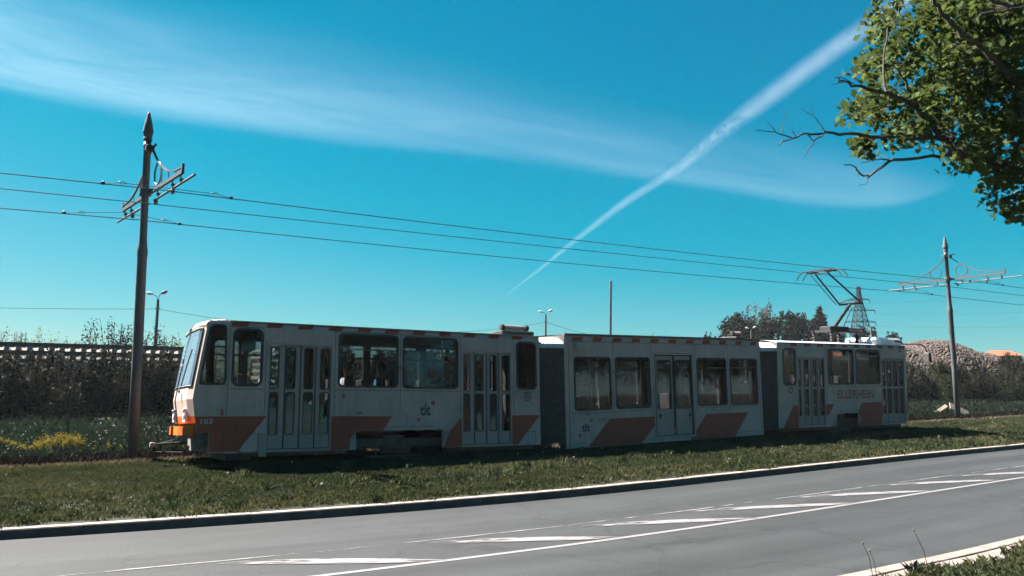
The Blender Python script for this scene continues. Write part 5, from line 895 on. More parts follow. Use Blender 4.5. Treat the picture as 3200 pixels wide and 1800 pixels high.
# ------------------------------------------------------------ catenary poles with scrolled brackets
def catenary_pole(x, y, z0, label, lean, turn=0.0):
    zz = lambda z: z
    root = empty('catenary_pole', (x,y,z0), label, 'pole', 'catenary poles between the two tracks')
    M = Matrix.Translation((x,y,z0)) @ Matrix.Rotation(lean,4,'Y') @ Matrix.Rotation(HD+turn,4,'Z')
    mb = MB(); mb.lathe([(0.115,-0.3),(0.108,2.2),(0.102,4.55),(0.112,4.58),(0.112,4.72),(0.095,4.80),(0.082,5.0),(0.078,7.05),(0.092,7.06),(0.092,7.13),(0.080,7.14),(0.080,7.22)],n=18); mb.build('shaft',STEEL,root,M,True)
    f = MB(); f.lathe([(0.080,7.21),(0.098,7.23),(0.098,7.27),(0.088,7.30),(0.10,7.36),(0.118,7.42),(0.085,7.62),(0.03,7.86),(0.006,7.90)],n=16); f.build('finial',STEEL,root,M)
    ar = MB(); ar.bar((0.10,-2.32,6.03),(0.10,2.32,6.03),0.06,0.075); ar.bar((-0.10,-2.32,6.03),(-0.10,2.32,6.03),0.03,0.05) if False else None
    ar.lathe([(0.125,5.95),(0.13,5.97),(0.13,6.09),(0.125,6.11)],n=16); ar.build('cross_arm',STEEL,root,M)
    for sg in (-1,1):
        sc = MB(); pts=[]
        for i in range(15):
            u=i/14; yy=0.10+2.2*u; z_=6.12+0.86*(1-u)**2.4+0.02; pts.append((0.10,sg*yy,z_))
        P=[Vector(p) for p in pts]
        for a,b_ in zip(P[:-1],P[1:]): sc.bar(a,b_,0.045,0.03)
        sc.tube([(0.10,sg*0.10,6.98),(0.10,sg*0.18,7.08),(0.10,sg*0.27,7.10),(0.10,sg*0.32,7.05)],0.022,6)
        sc.bar((0.1,sg*2.3,6.0),(0.1,sg*2.3,6.2),0.05,0.06)
        for yy in (0.85,1.35,1.85): zt=6.14+0.86*(1-(yy-0.1)/2.2)**2.4; sc.bar((0.1,sg*yy,6.06),(0.1,sg*yy,zt),0.018,0.018)
        sc.build('scroll_bracket',STEEL,root,M)
        rg = MB(); c=(0.10,sg*0.56,6.36); rg.tube([(c[0],c[1]+0.25*math.cos(a),c[2]+0.25*math.sin(a)) for a in np.linspace(0,2*math.pi,21)],0.02,6,cap=False); rg.build('scroll_ring',STEEL,root,M)
        rd = MB(); rd.tube([(0.14,sg*0.22,5.82),(0.14,sg*2.95,5.84)],0.026,8)
        for yy in (0.55,1.6,2.15): rd.tube([(0.12,sg*yy,5.84),(0.11,sg*yy,6.0)],0.014,6); rd.lathe([(0.02,-0.03),(0.045,-0.02),(0.045,0.02),(0.02,0.03)],(0.13,sg*yy,5.90),8)
        rd.build('insulating_rod',STEEL,root,M)
        ins = MB()
        for yy in ((1.55,) if sg>0 else (1.55,0.35)): ins.lathe([(0.02,-0.09),(0.045,-0.07),(0.045,-0.04),(0.03,-0.035),(0.045,-0.03),(0.045,0.0),(0.02,0.02)],(0.14,sg*yy,5.80),10)
        ins.build('insulator',PORC,root,M)
        if sg<0:
            tm = MB(); tm.bevbox(-0.08,0.08,-0.22,-0.10,6.95,7.08,0.015); tm.build('terminal_box',STEELD,root,M)
    return root
PA, PB = (-0.74, 2.6), (31.0, 2.6)
catenary_pole(*G(*PA)[:2],-0.05,'tall grey catenary pole with spear finial left of the tram front',R(-0.40),R(8))
catenary_pole(*G(*PB)[:2],0.14,'grey catenary pole with scrolled cross arm beyond the tram rear, before the stone heap',R(-0.55))
def sag(a, b, d, n=24): 
    a=Vector(a); b=Vector(b); return [a.lerp(b,i/n)-Vector((0,0,4*d*(i/n)*(1-i/n))) for i in range(n+1)]
def catenary(l, z, label, r=0.011, drop=0.11, bridle=True):
    mb = MB(); ss = [PA[0]-32, PA[0], PB[0], PB[0]+32]
    for a, b_ in zip(ss[:-1], ss[1:]):
        mb.tube(sag(G(a,l,z+(0.12 if a>20 else 0)), G(b_,l,z+(0.12 if b_>20 else 0)), drop), r, 6, cap=False)
    o = mb.build('contact_wire',WIRE); tag(o,label,'overhead wire','overhead wires above the tram tracks')
    if bridle:
        for s0,dz in ((PA[0]+(0.25 if l<2 else -0.30),0),(PB[0],0.12)):
            br_ = MB(); zt=5.80+(0.14 if s0>20 else -0.03)
            for sg in (-1,1):
                e=G(s0+sg*1.25,l,z+dz+0.0-0.02); br_.tube([G(s0,l,zt),G(s0+sg*0.85,l,z+dz+0.05),G(s0+sg*0.95,l,z+dz+0.06),e],0.007,5)
                br_.bevbox(e[0]-0.035,e[0]+0.035,e[1]-0.03,e[1]+0.03,e[2]-0.01,e[2]+0.06,0.01)
                q=G(s0+sg*0.9,l,z+dz+0.055); br_.tube([(q[0]+0.07*math.cos(a)*TX,q[1]+0.07*math.cos(a)*TY,q[2]+0.03*math.sin(a)) for a in np.linspace(0,6.283,9)],0.007,4,cap=False)
            br_.build('bridle',WIRE,o)
catenary(1.05,5.72,'nearest overhead wire, the highest of the three, passing over the pantograph')
catenary(2.3,5.66,'middle of the three long overhead wires, between the two tracks',0.010,0.05,False)
catenary(4.15,5.62,'lowest of the three long overhead wires, over the far track')

# ------------------------------------------------------------ foliage
def leaf_quads(P, size, tint, flat=0.0):
    n=len(P); a=RNG.normal(size=(n,3)); a/=np.linalg.norm(a,axis=1,keepdims=True); b=RNG.normal(size=(n,3)); b-=a*(a*b).sum(1,keepdims=True); b/=np.linalg.norm(b,axis=1,keepdims=True)
    L=(size*RNG.uniform(0.6,1.3,n))[:,None]; c=np.cross(a,b)
    V=np.stack([P-a*L*0.6, P+b*L*0.36-a*L*0.05, P+a*L*0.6+c*L*0.12, P-b*L*0.36-a*L*0.05],1)
    F=(np.arange(n)[:,None]*4+np.array([0,1,2,3])[None]); return V.reshape(-1,3), F, np.repeat(tint,4)
def lumpy(n, lumps, seed):
    r=np.random.default_rng(seed); out_=[]
    w=np.array([l[3]*l[4]*l[5] for l in lumps])**0.7; w/=w.sum()
    for (cx,cy,cz,rx,ry,rz),k in zip(lumps,(w*n).astype(int)):
        v=r.normal(size=(k,3)); v/=np.linalg.norm(v,axis=1,keepdims=True); q=r.uniform(0,1,k)**0.45
        v*=(q*(1+0.28*np.sin(5*v[:,0]+cx*7)+0.22*np.sin(6*v[:,2]+3*v[:,1]+cz*5)))[:,None]
        out_.append(np.array([cx,cy,cz])+v*np.array([rx,ry,rz]))
    return np.concatenate(out_)
def shrub_mesh(seed, n, h, w, leaf, spiky=0.0, m=None):
    r=random.Random(seed); lumps=[]
    for i in range(9): a=r.uniform(0,6.28); q=w*0.6*r.random(); hh=h*r.uniform(0.45,0.8); lumps.append((q*math.cos(a),q*math.sin(a)*0.7,hh*0.55,w*r.uniform(.25,.45),w*r.uniform(.22,.35),hh*0.5))
    for i in range(int(6+10*spiky)): a=r.uniform(0,6.28); q=w*0.7*r.random(); hh=h*r.uniform(0.75,1.0); lumps.append((q*math.cos(a),q*math.sin(a)*0.6,hh*0.80,w*0.10,w*0.10,hh*0.20))
    P=lumpy(n,lumps,seed); P=P[P[:,2]>0.0]
    t=np.clip(RNG.beta(1.5,3.0,len(P))+0.12*np.sin(3*P[:,0]+seed)+0.1*np.sin(4*P[:,2]),0,1)
    V,F,T=leaf_quads(P,np.full(len(P),leaf),t)
    st=MB(); 
    for i in range(8):
        a=r.uniform(0,6.28); q=w*0.55*r.random(); st.tube([(0.1*math.cos(a),0.1*math.sin(a),-0.2),(q*0.6*math.cos(a),q*0.6*math.sin(a),h*0.4),(q*math.cos(a),q*math.sin(a)*.8,h*0.9)],[0.035,0.022,0.006],5)
    return fast_mesh('foliage',V,F,[m or L_SHRUB],attr=T), st.mesh('stems',BARK)
SHR=[shrub_mesh(20+i,9000,3.2,2.3,0.115,0.6) for i in range(5)]
SHG_=[shrub_mesh(70+i,9000,3.2,2.2,0.12,0.9,L_MID) for i in range(2)]
SHL=[shrub_mesh(40+i,8000,3.2,2.0,0.058,1.0,L_LIGHT) for i in range(2)]
SHB=[shrub_mesh(50+i,9000,3.2,2.0,0.062,0.7,L_FAR) for i in range(3)]
def shrub(name, x, y, z, mesh, sc, label, cat, group, sz=1.0):
    root=empty(name,(x,y,z),label,cat,group); M=Matrix.Translation((x,y,z))@Matrix.Rotation(random.uniform(0,6.28),4,'Z')@Matrix.Diagonal((sc,sc,sc*sz,1))
    link('foliage',mesh[0],root,M); link('stems',mesh[1],root,M); return root
place=['behind the front of the tram','behind the middle of the tram','behind the rear half of the tram']
SHG='shrubs lining the ground behind the tracks'
k=0
ORD=['first','second','third','fourth','fifth','sixth','seventh','eighth','ninth','tenth','eleventh','twelfth','thirteenth','fourteenth','fifteenth','sixteenth','seventeenth','eighteenth','nineteenth','twentieth','twenty-first','twenty-second','twenty-third','twenty-fourth','twenty-fifth']
def shrub_line(xs, f, hs, lab0):
    global k
    for i,x in enumerate(xs):
        lab = f'{ORD[i]} {lab0}, counted from the left'
        y=f(x)+random.uniform(-1.2,1.2); h=hs(x)*random.uniform(0.85,1.12); l=gz(*SL(x,y)); shrub('shrub',x+random.uniform(-.5,.5),y,float(l)-0.05,(SHG_[k%2] if (k%3==1 and x>24) else SHR[k%5]),h/3.2,lab,'shrub',SHG,1.0); k+=1
shrub_line(np.arange(-34,-18.2,1.35), lambda x:41.5+0.12*(x+30), lambda x:3.7, 'dark shrub in the row before the stacked track panels')
shrub_line(np.arange(-11.5,22,2.0), lambda x:47+0.20*x, lambda x:4.5 if x<3 else 4.0, 'dark shrub behind the tram windows')
shrub_line(np.arange(-12.0,25,2.2), lambda x:52+0.20*x, lambda x:4.7 if x<2 else 4.2, 'taller dark shrub in the rear row behind the tram')
shrub_line(np.arange(26,62,1.9), lambda x:57+0.30*(x-26), lambda x:3.0, 'dark shrub right of the tram under the stone heap')
shrub_line(np.arange(27,66,3.0), lambda x:60.5+0.30*(x-26), lambda x:3.4+0.03*(x-26), 'dark shrub climbing the foot of the stone heap')
shrub_line([39,41.5,44,46.5,49,52], lambda x:63, lambda x:4.5, 'tall dark shrub at the right end of the stone heap')
for x,y,h,msh,lab in ((-38.2,58,6.5,SHL[0],'loose pale green bush at the left edge above the stacked panels'),(-36.2,59,6.8,SHL[1],'bush with tall thin shoots above the stacked panels at far left'),(-34.6,58,5.5,SHL[0],'thin bush above the stacked panels, second from the left edge group'),
        (-32.6,60,6.1,SHL[1],'slim pointed bush standing alone above the stacked panels'),(-30.9,57,5.2,SHB[1],'low rounded dark bush just above the stacked panels'),(-27.9,57,7.4,SHB[2],'tall dark bush between the near catenary pole and the lamp post'),(-25.6,59,6.6,SHB[0],'dark bush around the foot of the left lamp post'),
        (-23.6,56,5.6,SHL[0],'pale green bush just left of the tram roof'),(-21.6,57,5.9,SHL[1],'pale green bush seen through the tram cab'),(-19.4,58,6.1,SHL[0],'airy bush seen through the second cab window')):
    shrub('bush',x,y,-0.3,msh,h/3.4,lab,'bush','bushes above the stacked track panels',1.0)
shrub('bush',12.9,75,-0.3,SHB[0],6.9/3.3,'small dark bush showing above the middle of the tram roof','bush',None)

def tree(x, y, h, w, n, leaf, label, m, seed, shape=1.0, group='dark trees on the skyline'):
    root=empty('tree',(x,y,-0.5),label,'tree',group); r=random.Random(seed); lumps=[]
    for i in range(16):
        a=r.uniform(0,6.28); t=r.random(); q=w*0.55*(1-0.6*t)*r.random(); zc=h*(0.3+0.55*t); lumps.append((x+q*math.cos(a),y+q*math.sin(a),zc,w*r.uniform(.16,.28),w*r.uniform(.16,.28),h*r.uniform(.09,.16)))
    for i in range(8): a=r.uniform(0,6.28); q=w*0.4*r.random(); lumps.append((x+q*math.cos(a),y+q*math.sin(a),h*r.uniform(.78,.93),w*.09,w*.09,h*.08))
    P=lumpy(n,lumps,seed); t=np.clip(RNG.beta(1.5,3,len(P)),0,1); V,F,T=leaf_quads(P,np.full(len(P),leaf),t); link('crown',fast_mesh('crown',V,F,[m],attr=T),root)
    tk=MB(); tk.tube([(x,y,-0.6),(x+0.1,y,h*0.3),(x,y,h*0.6),(x+0.1,y,h*0.9)],[0.03*h,0.022*h,0.014*h,0.004*h],8)
    for i in range(7): a=r.uniform(0,6.28); q=w*0.4; z_=h*r.uniform(.25,.6); tk.tube([(x,y,z_),(x+q*.5*math.cos(a),y+q*.5*math.sin(a),z_+h*.12),(x+q*math.cos(a),y+q*math.sin(a),z_+h*.25)],[0.01*h,0.007*h,0.002*h],5)
    tk.build('trunk',BARK,root); return root
for i,(x,y,h,w,m,lab) in enumerate(((33.8,120,12.6,7.5,L_FAR,'dark tree at the left end of the skyline group above the tram'),(38.2,122,14.4,6.0,L_BROWN,'thin brownish half-bare tree rising above the skyline group'),(37.6,118,11.8,6.5,L_FAR,'dark tree below the brownish half-bare tree'),(42.3,120,12.9,5.5,L_FAR,'pointed dark tree in the middle of the skyline group'),
        (45.6,119,13.1,5.0,L_FAR,'pointed dark tree left of the pantograph foot'),(48.8,121,10.2,5.5,L_FAR,'lower dark tree behind the pantograph foot'),(52.6,120,10.6,5.0,L_FAR,'dark tree in front of the lattice tower'),(55.8,118,9.2,4.5,L_FAR,'low dark tree at the foot of the lattice tower'),(30.5,119,9.0,5.0,L_FAR,'low dark bushy tree at the far left of the skyline group'),
        (59,119,7.2,5,L_FAR,'small tree right of the lattice tower, above the tram tail'))):
    tree(x,y,h,w,5200 if m is L_FAR else 2200,0.42 if m is L_FAR else 0.28,lab,m,60+i)

# the maple reaching in from the right
mx_, my_ = 10.9, 11.6
maple = empty('maple_tree',(mx_,my_,0),'leafy maple reaching into the upper right corner with bare dead twigs','tree')
tk=MB(); tk.tube([(mx_+0.1,my_,-0.3),(mx_,my_,1.2),(mx_-0.2,my_-0.1,3.0),(mx_-0.2,my_-0.2,5.0),(mx_+0.1,my_-0.3,7.5),(mx_,my_-0.4,10.5)],[0.34,0.27,0.23,0.19,0.13,0.04],12); tk.build('trunk',BARK,maple)
ends=[(mx_-0.2,my_-0.1,3.6),None]
lim=MB(); lim.tube([(mx_-0.2,my_-0.1,3.4),(mx_-1.4,my_-0.4,3.9),(mx_-2.6,my_-0.6,4.35),BR[0][0][0]],[0.12,0.10,0.08,0.064],10)
lim.tube([(mx_-0.2,my_-0.2,5.0),(mx_-1.0,my_-0.9,6.1),BR[21][0][-1]],[0.10,0.07,0.044],8); lim.tube([(mx_,my_-0.3,7.2),(mx_-1.2,my_-1.0,8.2),BR[21][0][0]],[0.07,0.04,0.02],8); lim.tube([(mx_,my_-0.25,6.2),(mx_-1.2,my_-0.8,7.6),BR[22][0][-1]],[0.08,0.05,0.03],8)
lim.build('limb',BARK,maple)
allb=[]
for i,(pts,r0,r1) in enumerate(BR):
    pp=[Vector(p) for p in pts]; q=[]
    for a,b_ in zip(pp[:-1],pp[1:]):
        for j in range(4): q.append(a.lerp(b_,j/4)+Vector([random.gauss(0,1) for _ in range(3)])*min(0.02,r0*0.5))
    q.append(pp[-1]); rs=[r0+(r1-r0)*j/(len(q)-1) for j in range(len(q))]
    mb=MB(); mb.tube(q,rs,7); mb.build('branch',BARKL if i in (10,21,22,1) else BARK,maple); allb+=q
AB=np.array([tuple(v) for v in allb]); CLa=np.array(CL)
tw=MB()
for c in CLa:
    d=np.linalg.norm(AB-c,axis=1); j=int(d.argmin())
    if d[j]<0.8: 
        a=Vector(AB[j]); b_=Vector(c); mid=(a+b_)/2+Vector((random.gauss(0,.05),random.gauss(0,.05),0.06)); tw.tube([a,mid,b_],[0.004,0.003,0.002],4)
o=tw.build('twigs',BARK,maple); tag(o,kind='stuff')
# lobed leaves in sprays round every twig end
LB=np.array([(0,0),(0.30,-0.10),(0.26,0.10),(0.50,0.26),(0.30,0.34),(0.26,0.62),(0.12,0.52),(0,0.86),(-0.12,0.52),(-0.26,0.62),(-0.30,0.34),(-0.50,0.26),(-0.26,0.10),(-0.30,-0.10)])
nl_=24; n=len(CLa)*nl_; cen=np.repeat(CLa,nl_,0)+RNG.normal(size=(n,3))*np.array([0.085,0.11,0.075])
ct=np.repeat(RNG.uniform(0,1,len(CLa)),nl_)
nr=RNG.normal(size=(n,3))*0.75+np.array([0,-0.15,0.75]); nr/=np.linalg.norm(nr,axis=1,keepdims=True)
u=RNG.normal(size=(n,3))+np.array([0,0,-0.5]); u-=nr*(u*nr).sum(1,keepdims=True); u/=np.linalg.norm(u,axis=1,keepdims=True); w_=np.cross(nr,u)
sz_=RNG.uniform(0.07,0.14,n)[:,None,None]
V=cen[:,None,:]+sz_*(LB[None,:,0:1]*w_[:,None,:]+LB[None,:,1:2]*u[:,None,:]-(np.abs(LB[None,:,0:1])**2*0.5+0.22*LB[None,:,1:2]**2)*nr[:,None,:])
F=np.arange(n)[:,None]*14+np.arange(14)[None]
o=link('leaves',fast_mesh('leaves',V.reshape(-1,3),F,[L_TREE],attr=np.repeat(np.clip(RNG.beta(2,2.6,n)*0.7+ct*0.4,0,1),14)),maple); tag(o,kind='stuff')

# unseen trees added behind the camera to dim the tram side and reflections
for i,(x,y,h,w) in enumerate(((-30,-7,11,9),(-20,-10,12,10),(-9.5,-12,11,10),(1.5,-12.5,12,10),(12,-8,11.5,9.5),(22.5,-3,12,10),(33,3,11,9),(43,8,12,10),(54,14,12,11),(67,20,12,12),(82,28,13,13),(99,36,13,14),(118,46,13,16),(-25,-17,13,11),(-15,-20,13,12),(-4,-21,13,12),(7,-20,13,12),(18,-14,13,12),(28,-8,13,12),(38,-2,13,11),(49,4,13,12),(61,10,13,13),(75,16,13,14))):
    tree(x,y,h,w,3600,0.5,f'{ORD[i]} unseen tree added behind the camera to dim the tram side',L_FAR,90+i,group='unseen trees added to dim the tram side')

# ------------------------------------------------------------ stacked track panels behind the shrubs
SH=R(40); sx0,sy0=-29.4-3*math.cos(SH),46-3*math.sin(SH)
def stackM(z, dx=0.0, base=(sx0,sy0), hd=SH): return Matrix.Translation((base[0]+dx*math.cos(hd),base[1]+dx*math.sin(hd),z))@Matrix.Rotation(hd,4,'Z')
PL=13.4; NS=int(PL/0.56)
rlm=MB(); rlm.box(0,PL,-0.04,0.04,0.20,0.25); rlm.box(0,PL,-0.012,0.012,0.05,0.20); rlm.box(0,PL,-0.08,0.08,0.02,0.05); RLM=rlm.mesh('rail',RAIL)
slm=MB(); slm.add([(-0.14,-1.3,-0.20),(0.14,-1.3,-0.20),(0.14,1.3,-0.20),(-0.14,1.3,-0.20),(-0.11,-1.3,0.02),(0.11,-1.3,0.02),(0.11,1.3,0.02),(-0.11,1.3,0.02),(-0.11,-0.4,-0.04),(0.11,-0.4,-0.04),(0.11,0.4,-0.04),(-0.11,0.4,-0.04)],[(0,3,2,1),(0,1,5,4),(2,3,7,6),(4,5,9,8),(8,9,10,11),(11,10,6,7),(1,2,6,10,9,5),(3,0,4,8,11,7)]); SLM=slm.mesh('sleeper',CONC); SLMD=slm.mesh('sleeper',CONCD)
ords=['topmost','second','third','fourth','fifth','sixth','seventh','eighth','ninth']
ztop=4.05
for i in range(9):
    z=ztop-0.25-0.46*i; dx=random.uniform(-0.12,0.12); M=stackM(z,dx)
    root=link('track_panel',None,None,M); tag(root,f'rail panel on concrete sleepers, {ords[i]} of the stack behind the shrubs','track panel','stacked railway track panels')
    for y in (-1.05,0.76): link('rail',RLM,root,M@Matrix.Translation((0,y,0)))
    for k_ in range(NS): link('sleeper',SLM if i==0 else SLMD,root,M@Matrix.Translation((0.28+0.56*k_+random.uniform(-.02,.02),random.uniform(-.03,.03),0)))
# separate pile of loose sleepers, seen through the cab
b2=(-15.6,49.5)
for i in range(9):
    M=stackM(3.85-0.42*i,random.uniform(-.1,.1),b2,R(40)); pile=link('sleeper_row',None,None,M); tag(pile,f'row of concrete sleepers, {ords[i]} layer of the pile seen through the cab windows','sleepers','layers of the sleeper pile')
    for k_ in range(8): link('sleeper',SLM,pile,M@Matrix.Translation((0.2+0.42*k_,random.uniform(-.05,.05),0)))

# ------------------------------------------------------------ lamp posts, poles, tower, fence
def lamp_post(x, y, h, heads, label, bright):
    root=empty('lamp_post',(x,y,-0.3),label,'lamp post','double-headed lamp posts in the yard'); mb=MB(); mb.tube([(x-0.12,y,-0.5),(x-0.05,y,h*0.5),(x,y,h)],[0.16,0.13,0.095],10); mb.lathe([(0.12,h-0.02),(0.12,h+0.02)],(x,y,0),10); mb.build('post',WOOD,root)
    for j,(dx,dz) in enumerate(heads):
        a=MB(); a.tube([(x,y,h-0.1),(x+dx*0.15,y,h+dz*0.5),(x+dx*0.45,y-0.02,h+dz*0.8),(x+dx*0.6,y,h+dz*0.85)],0.025,6); ar=a.build('lamp_arm',STEEL,root)
        hd_=MB(); d=Vector((dx,0.25*dx,dz*0.35)).normalized(); c0=Vector((x+dx*0.5,y,h+dz*0.83)); hd_.tube([c0,c0+d*0.08,c0+d*0.30,c0+d*0.48],[0.06,0.10,0.13,0.05],8); hd_.build('lamp_head',LAMPW if bright[j] else STEEL,root)
    ins=MB(); 
    for dx in (-0.16,0.16): ins.tube([(x,y,h-0.75),(x+dx,y,h-0.72),(x+dx,y,h-0.62)],0.012,5); ins.lathe([(0.02,0),(0.04,0.03),(0.03,0.07),(0.015,0.09)],(x+dx,y,h-0.62),8)
    ins.build('insulator',PORC,root); return root
lamp_post(-26.68,60,7.95,((-0.85,0.55),(0.42,0.60)),'double-headed lamp post left of the tram front, wires on both sides',(1,0))
lamp_post(3.6,85,8.9,((-0.65,0.42),(0.60,0.55)),'small double-headed lamp post rising behind the first bellows',(1,1))
lamp_post(32.9,110,8.9,((-0.65,0.42),(0.60,0.55)),'tiny lamp post with two white heads before the dark trees',(1,1))
lw=MB(); lw.tube(sag((-60,50,7.6),(-26.65,60,7.28),0.35),0.014,5,cap=False); lw.tube(sag((-26.65,60,7.28),(3.6,85,8.2),1.5,40),0.014,5,cap=False); lw.tube(sag((3.6,85,8.2),(32.9,110,8.2),1.9,40),0.018,5,cap=False); tag(lw.build('lamp_wire',WIRE),'thin wire sagging from lamp post to lamp post behind the tram','wire')
mb=MB(); mb.tube([(8.5,70,-0.4),(8.6,70,5.5),(8.72,70,10.7)],[0.13,0.115,0.095],10); mb.lathe([(0.10,0),(0.02,0.08)],(8.72,70,10.7),8); mb.tube([(8.7,69.93,10.2),(8.95,69.93,10.35),(8.95,69.93,10.5)],0.015,5); tag(mb.build('wooden_pole',WOOD),'bare slim wooden pole standing up behind the middle of the tram','pole')
mb=MB(); mb.tube([(45.3,100,-0.4),(45.1,100,5),(44.94,100,8.8)],[0.17,0.15,0.13],10); mb.lathe([(0.135,0),(0.03,0.06)],(44.94,100,8.8),8); tag(mb.build('wooden_pole',WOOD),'short wooden pole right of the lattice tower','pole')
tx,ty=54.5,125
tower=empty('lattice_tower',(tx,ty,-0.3),'slender lattice power pylon with three pairs of arms behind the pantograph','pylon')
def tw_w(z): return float(np.interp(z,[0,9.6,13.35,15.1,16.85],[2.15,1.15,0.55,0.28,0.18]))
lt=MB(); lv=[-0.3,3.8,6.6,8.35,9.65,10.65,11.45,12.25,13.05,13.75,14.45,15.05,15.6,16.2,16.85]
for a,c in zip(lv[:-1],lv[1:]):
    A=[(tx+sx*tw_w(a),ty+sy*tw_w(a),a) for sx,sy in ((-1,-1),(1,-1),(1,1),(-1,1))]; B=[(tx+sx*tw_w(c),ty+sy*tw_w(c),c) for sx,sy in ((-1,-1),(1,-1),(1,1),(-1,1))]
    for i in range(4):
        j=(i+1)%4; lt.bar(A[i],B[i],0.115,0.115); lt.bar(A[i],B[j],0.05,0.05); lt.bar(A[j],B[i],0.05,0.05); lt.bar(B[i],B[j],0.045,0.045)
lt.build('lattice_mast',STEELD,tower)
PYL=((14.85,1.6,15.2,'highest'),(13.15,2.4,12.2,'middle'),(11.3,2.45,10.0,'lowest'))
for z,wl,_,_ in PYL:
    a=MB()
    for sg in (-1,1):
        a.bar((tx,ty-0.2,z),(tx+sg*wl,ty,z-0.05),0.11,0.11); a.bar((tx,ty+0.2,z),(tx+sg*wl,ty,z-0.05),0.09,0.09); a.bar((tx,ty,z+0.5),(tx+sg*wl,ty,z),0.04,0.04)
        for q in (0.4,0.7): a.bar((tx+sg*wl*q,ty,z),(tx+sg*wl*q,ty,z+0.5*(1-q)),0.03,0.03)
    a.build('cross_arm',STEELD,tower)
    for sg in (-1,1): q=MB(); q.tube([(tx+sg*wl,ty,z-0.05),(tx+sg*wl,ty,z-0.65)],0.05,6); q.build('insulator_string',STEELD,tower)
for z,wl,ze,nm in PYL:
    q=MB(); q.tube(sag((tx+wl,ty,z-0.65),(95,60,ze),1.6,40),0.010,5,cap=False); tag(q.build('power_line',WIRE),f'faint power line from the pylon to the right edge, {nm} of three','power line')
fence=empty('wire_fence',(*G(-1.6,11)[:2],-0.2),'low wire fence on dark posts between the weeds and the shrubs','fence')
FP=[(-14,9.8),(-10.5,10.2),(-7,10.5)]+[(-1.6+i*3.3,11+i*0.37) for i in range(18)]; FP=[(-4.3,10.8) if False else p for p in FP]
tops=[]
for s_,l_ in FP:
    p=G(s_,l_,float(gz(s_,l_))); q=MB(); lx=random.uniform(-.03,.03); q.tube([(p[0],p[1],p[2]-0.2),(p[0]+lx,p[1],p[2]+1.75)],0.032,8); q.lathe([(0.036,0),(0.036,0.02),(0.01,0.04)],(p[0]+lx,p[1],p[2]+1.75),8); q.build('fence_post',STEELD,fence); tops.append(p)
q=MB()
for h_ in (0.25,0.95,1.65):
    for a,b_ in zip(tops[:-1],tops[1:]): q.tube(sag((a[0],a[1],a[2]+h_),(b_[0],b_[1],b_[2]+h_),0.03,4),0.004,4,cap=False)
q.build('fence_wire',STEELD,fence)

# ------------------------------------------------------------ stone heap, boards, roof beyond
def heap_h(x, y):
    u=(x-34.5)/9.0; v=(y-68)/6.5; b_=np.maximum(0,1-(u*u)**1.15-v*v); return 5.3*b_**0.55*(1+0.05*np.sin(1.1*x)+0.04*np.sin(2.3*x+y))-0.35
hx,hy=np.meshgrid(np.linspace(24.5,45,64),np.linspace(60.5,76,44),indexing='ij'); hz=heap_h(hx,hy)+RNG.normal(size=hx.shape)*0.06
Vh=np.stack([hx,hy,hz],-1).reshape(-1,3); idx=np.arange(64*44).reshape(64,44); Fh=np.stack([idx[:-1,:-1],idx[1:,:-1],idx[1:,1:],idx[:-1,1:]],-1).reshape(-1,4)
HEAP=mat('broken_stone',(0.06,0.046,0.04),0.9,var=0.4,scale=2.5)
heap=link('stone_heap',fast_mesh('stone_heap',Vh,Fh,[HEAP])); tag(heap,'long heap of broken brownish stone on the skyline behind the right catenary pole','heap')
nst=15000; px=RNG.uniform(25,44.8,nst*2); py=RNG.uniform(60.8,70,nst*2); pz=heap_h(px,py); kk=pz>-0.2; px,py,pz=px[kk][:nst],py[kk][:nst],pz[kk][:nst]
cube=np.array([(-1,-1,-.6),(1,-1,-.7),(1,1,-.6),(-1,1,-.5),(-.8,-.9,.6),(.9,-.8,.7),(.8,.9,.5),(-.9,.8,.6)]); cf=np.array([(0,3,2,1),(4,5,6,7),(0,1,5,4),(1,2,6,5),(2,3,7,6),(3,0,4,7)])
m_=len(px); q_=RNG.normal(size=(m_,4)); q_/=np.linalg.norm(q_,axis=1,keepdims=True); w0,x0,y0,z0=q_.T
RM=np.stack([1-2*(y0*y0+z0*z0),2*(x0*y0-z0*w0),2*(x0*z0+y0*w0),2*(x0*y0+z0*w0),1-2*(x0*x0+z0*z0),2*(y0*z0-x0*w0),2*(x0*z0-y0*w0),2*(y0*z0+x0*w0),1-2*(x0*x0+y0*y0)],1).reshape(-1,3,3)
Vs=np.einsum('nij,kj->nki',RM,cube)*RNG.uniform(0.045,0.12,m_)[:,None,None]+np.stack([px,py,pz+0.05],1)[:,None,:]; Fs=(cf[None]+8*np.arange(m_)[:,None,None]).reshape(-1,4)
ST2=mat('broken_stone_pale',(0.058,0.042,0.032),0.9,var=0.3,scale=2); ST3=mat('broken_stone_brown',(0.032,0.024,0.020),0.9,var=0.3,scale=2)
o=link('loose_stones',fast_mesh('loose_stones',Vs.reshape(-1,3),Fs,[ST2,ST3],mi=np.repeat((RNG.uniform(0,1,m_)>0.62).astype(int),6)),heap); tag(o,kind='stuff')
bx,by=22.6,41.2; bz=float(gz(*SL(bx,by)))
def board(dx,dy,ln,wd_,hd_,tilt,z,label):
    mb=MB(); mb.bevbox(-ln/2,ln/2,-wd_/2,wd_/2,-0.02,0.025,0.006); M=Matrix.Translation((bx+dx,by+dy,bz+z))@Matrix.Rotation(hd_,4,'Z')@Matrix.Rotation(tilt,4,'Y')@Matrix.Rotation(R(38),4,'X'); tag(mb.build('board',mat('weathered_board',(0.16,0.125,0.09),0.85,var=0.25,scale=5),None,M),label,'board','pale boards in the weeds')
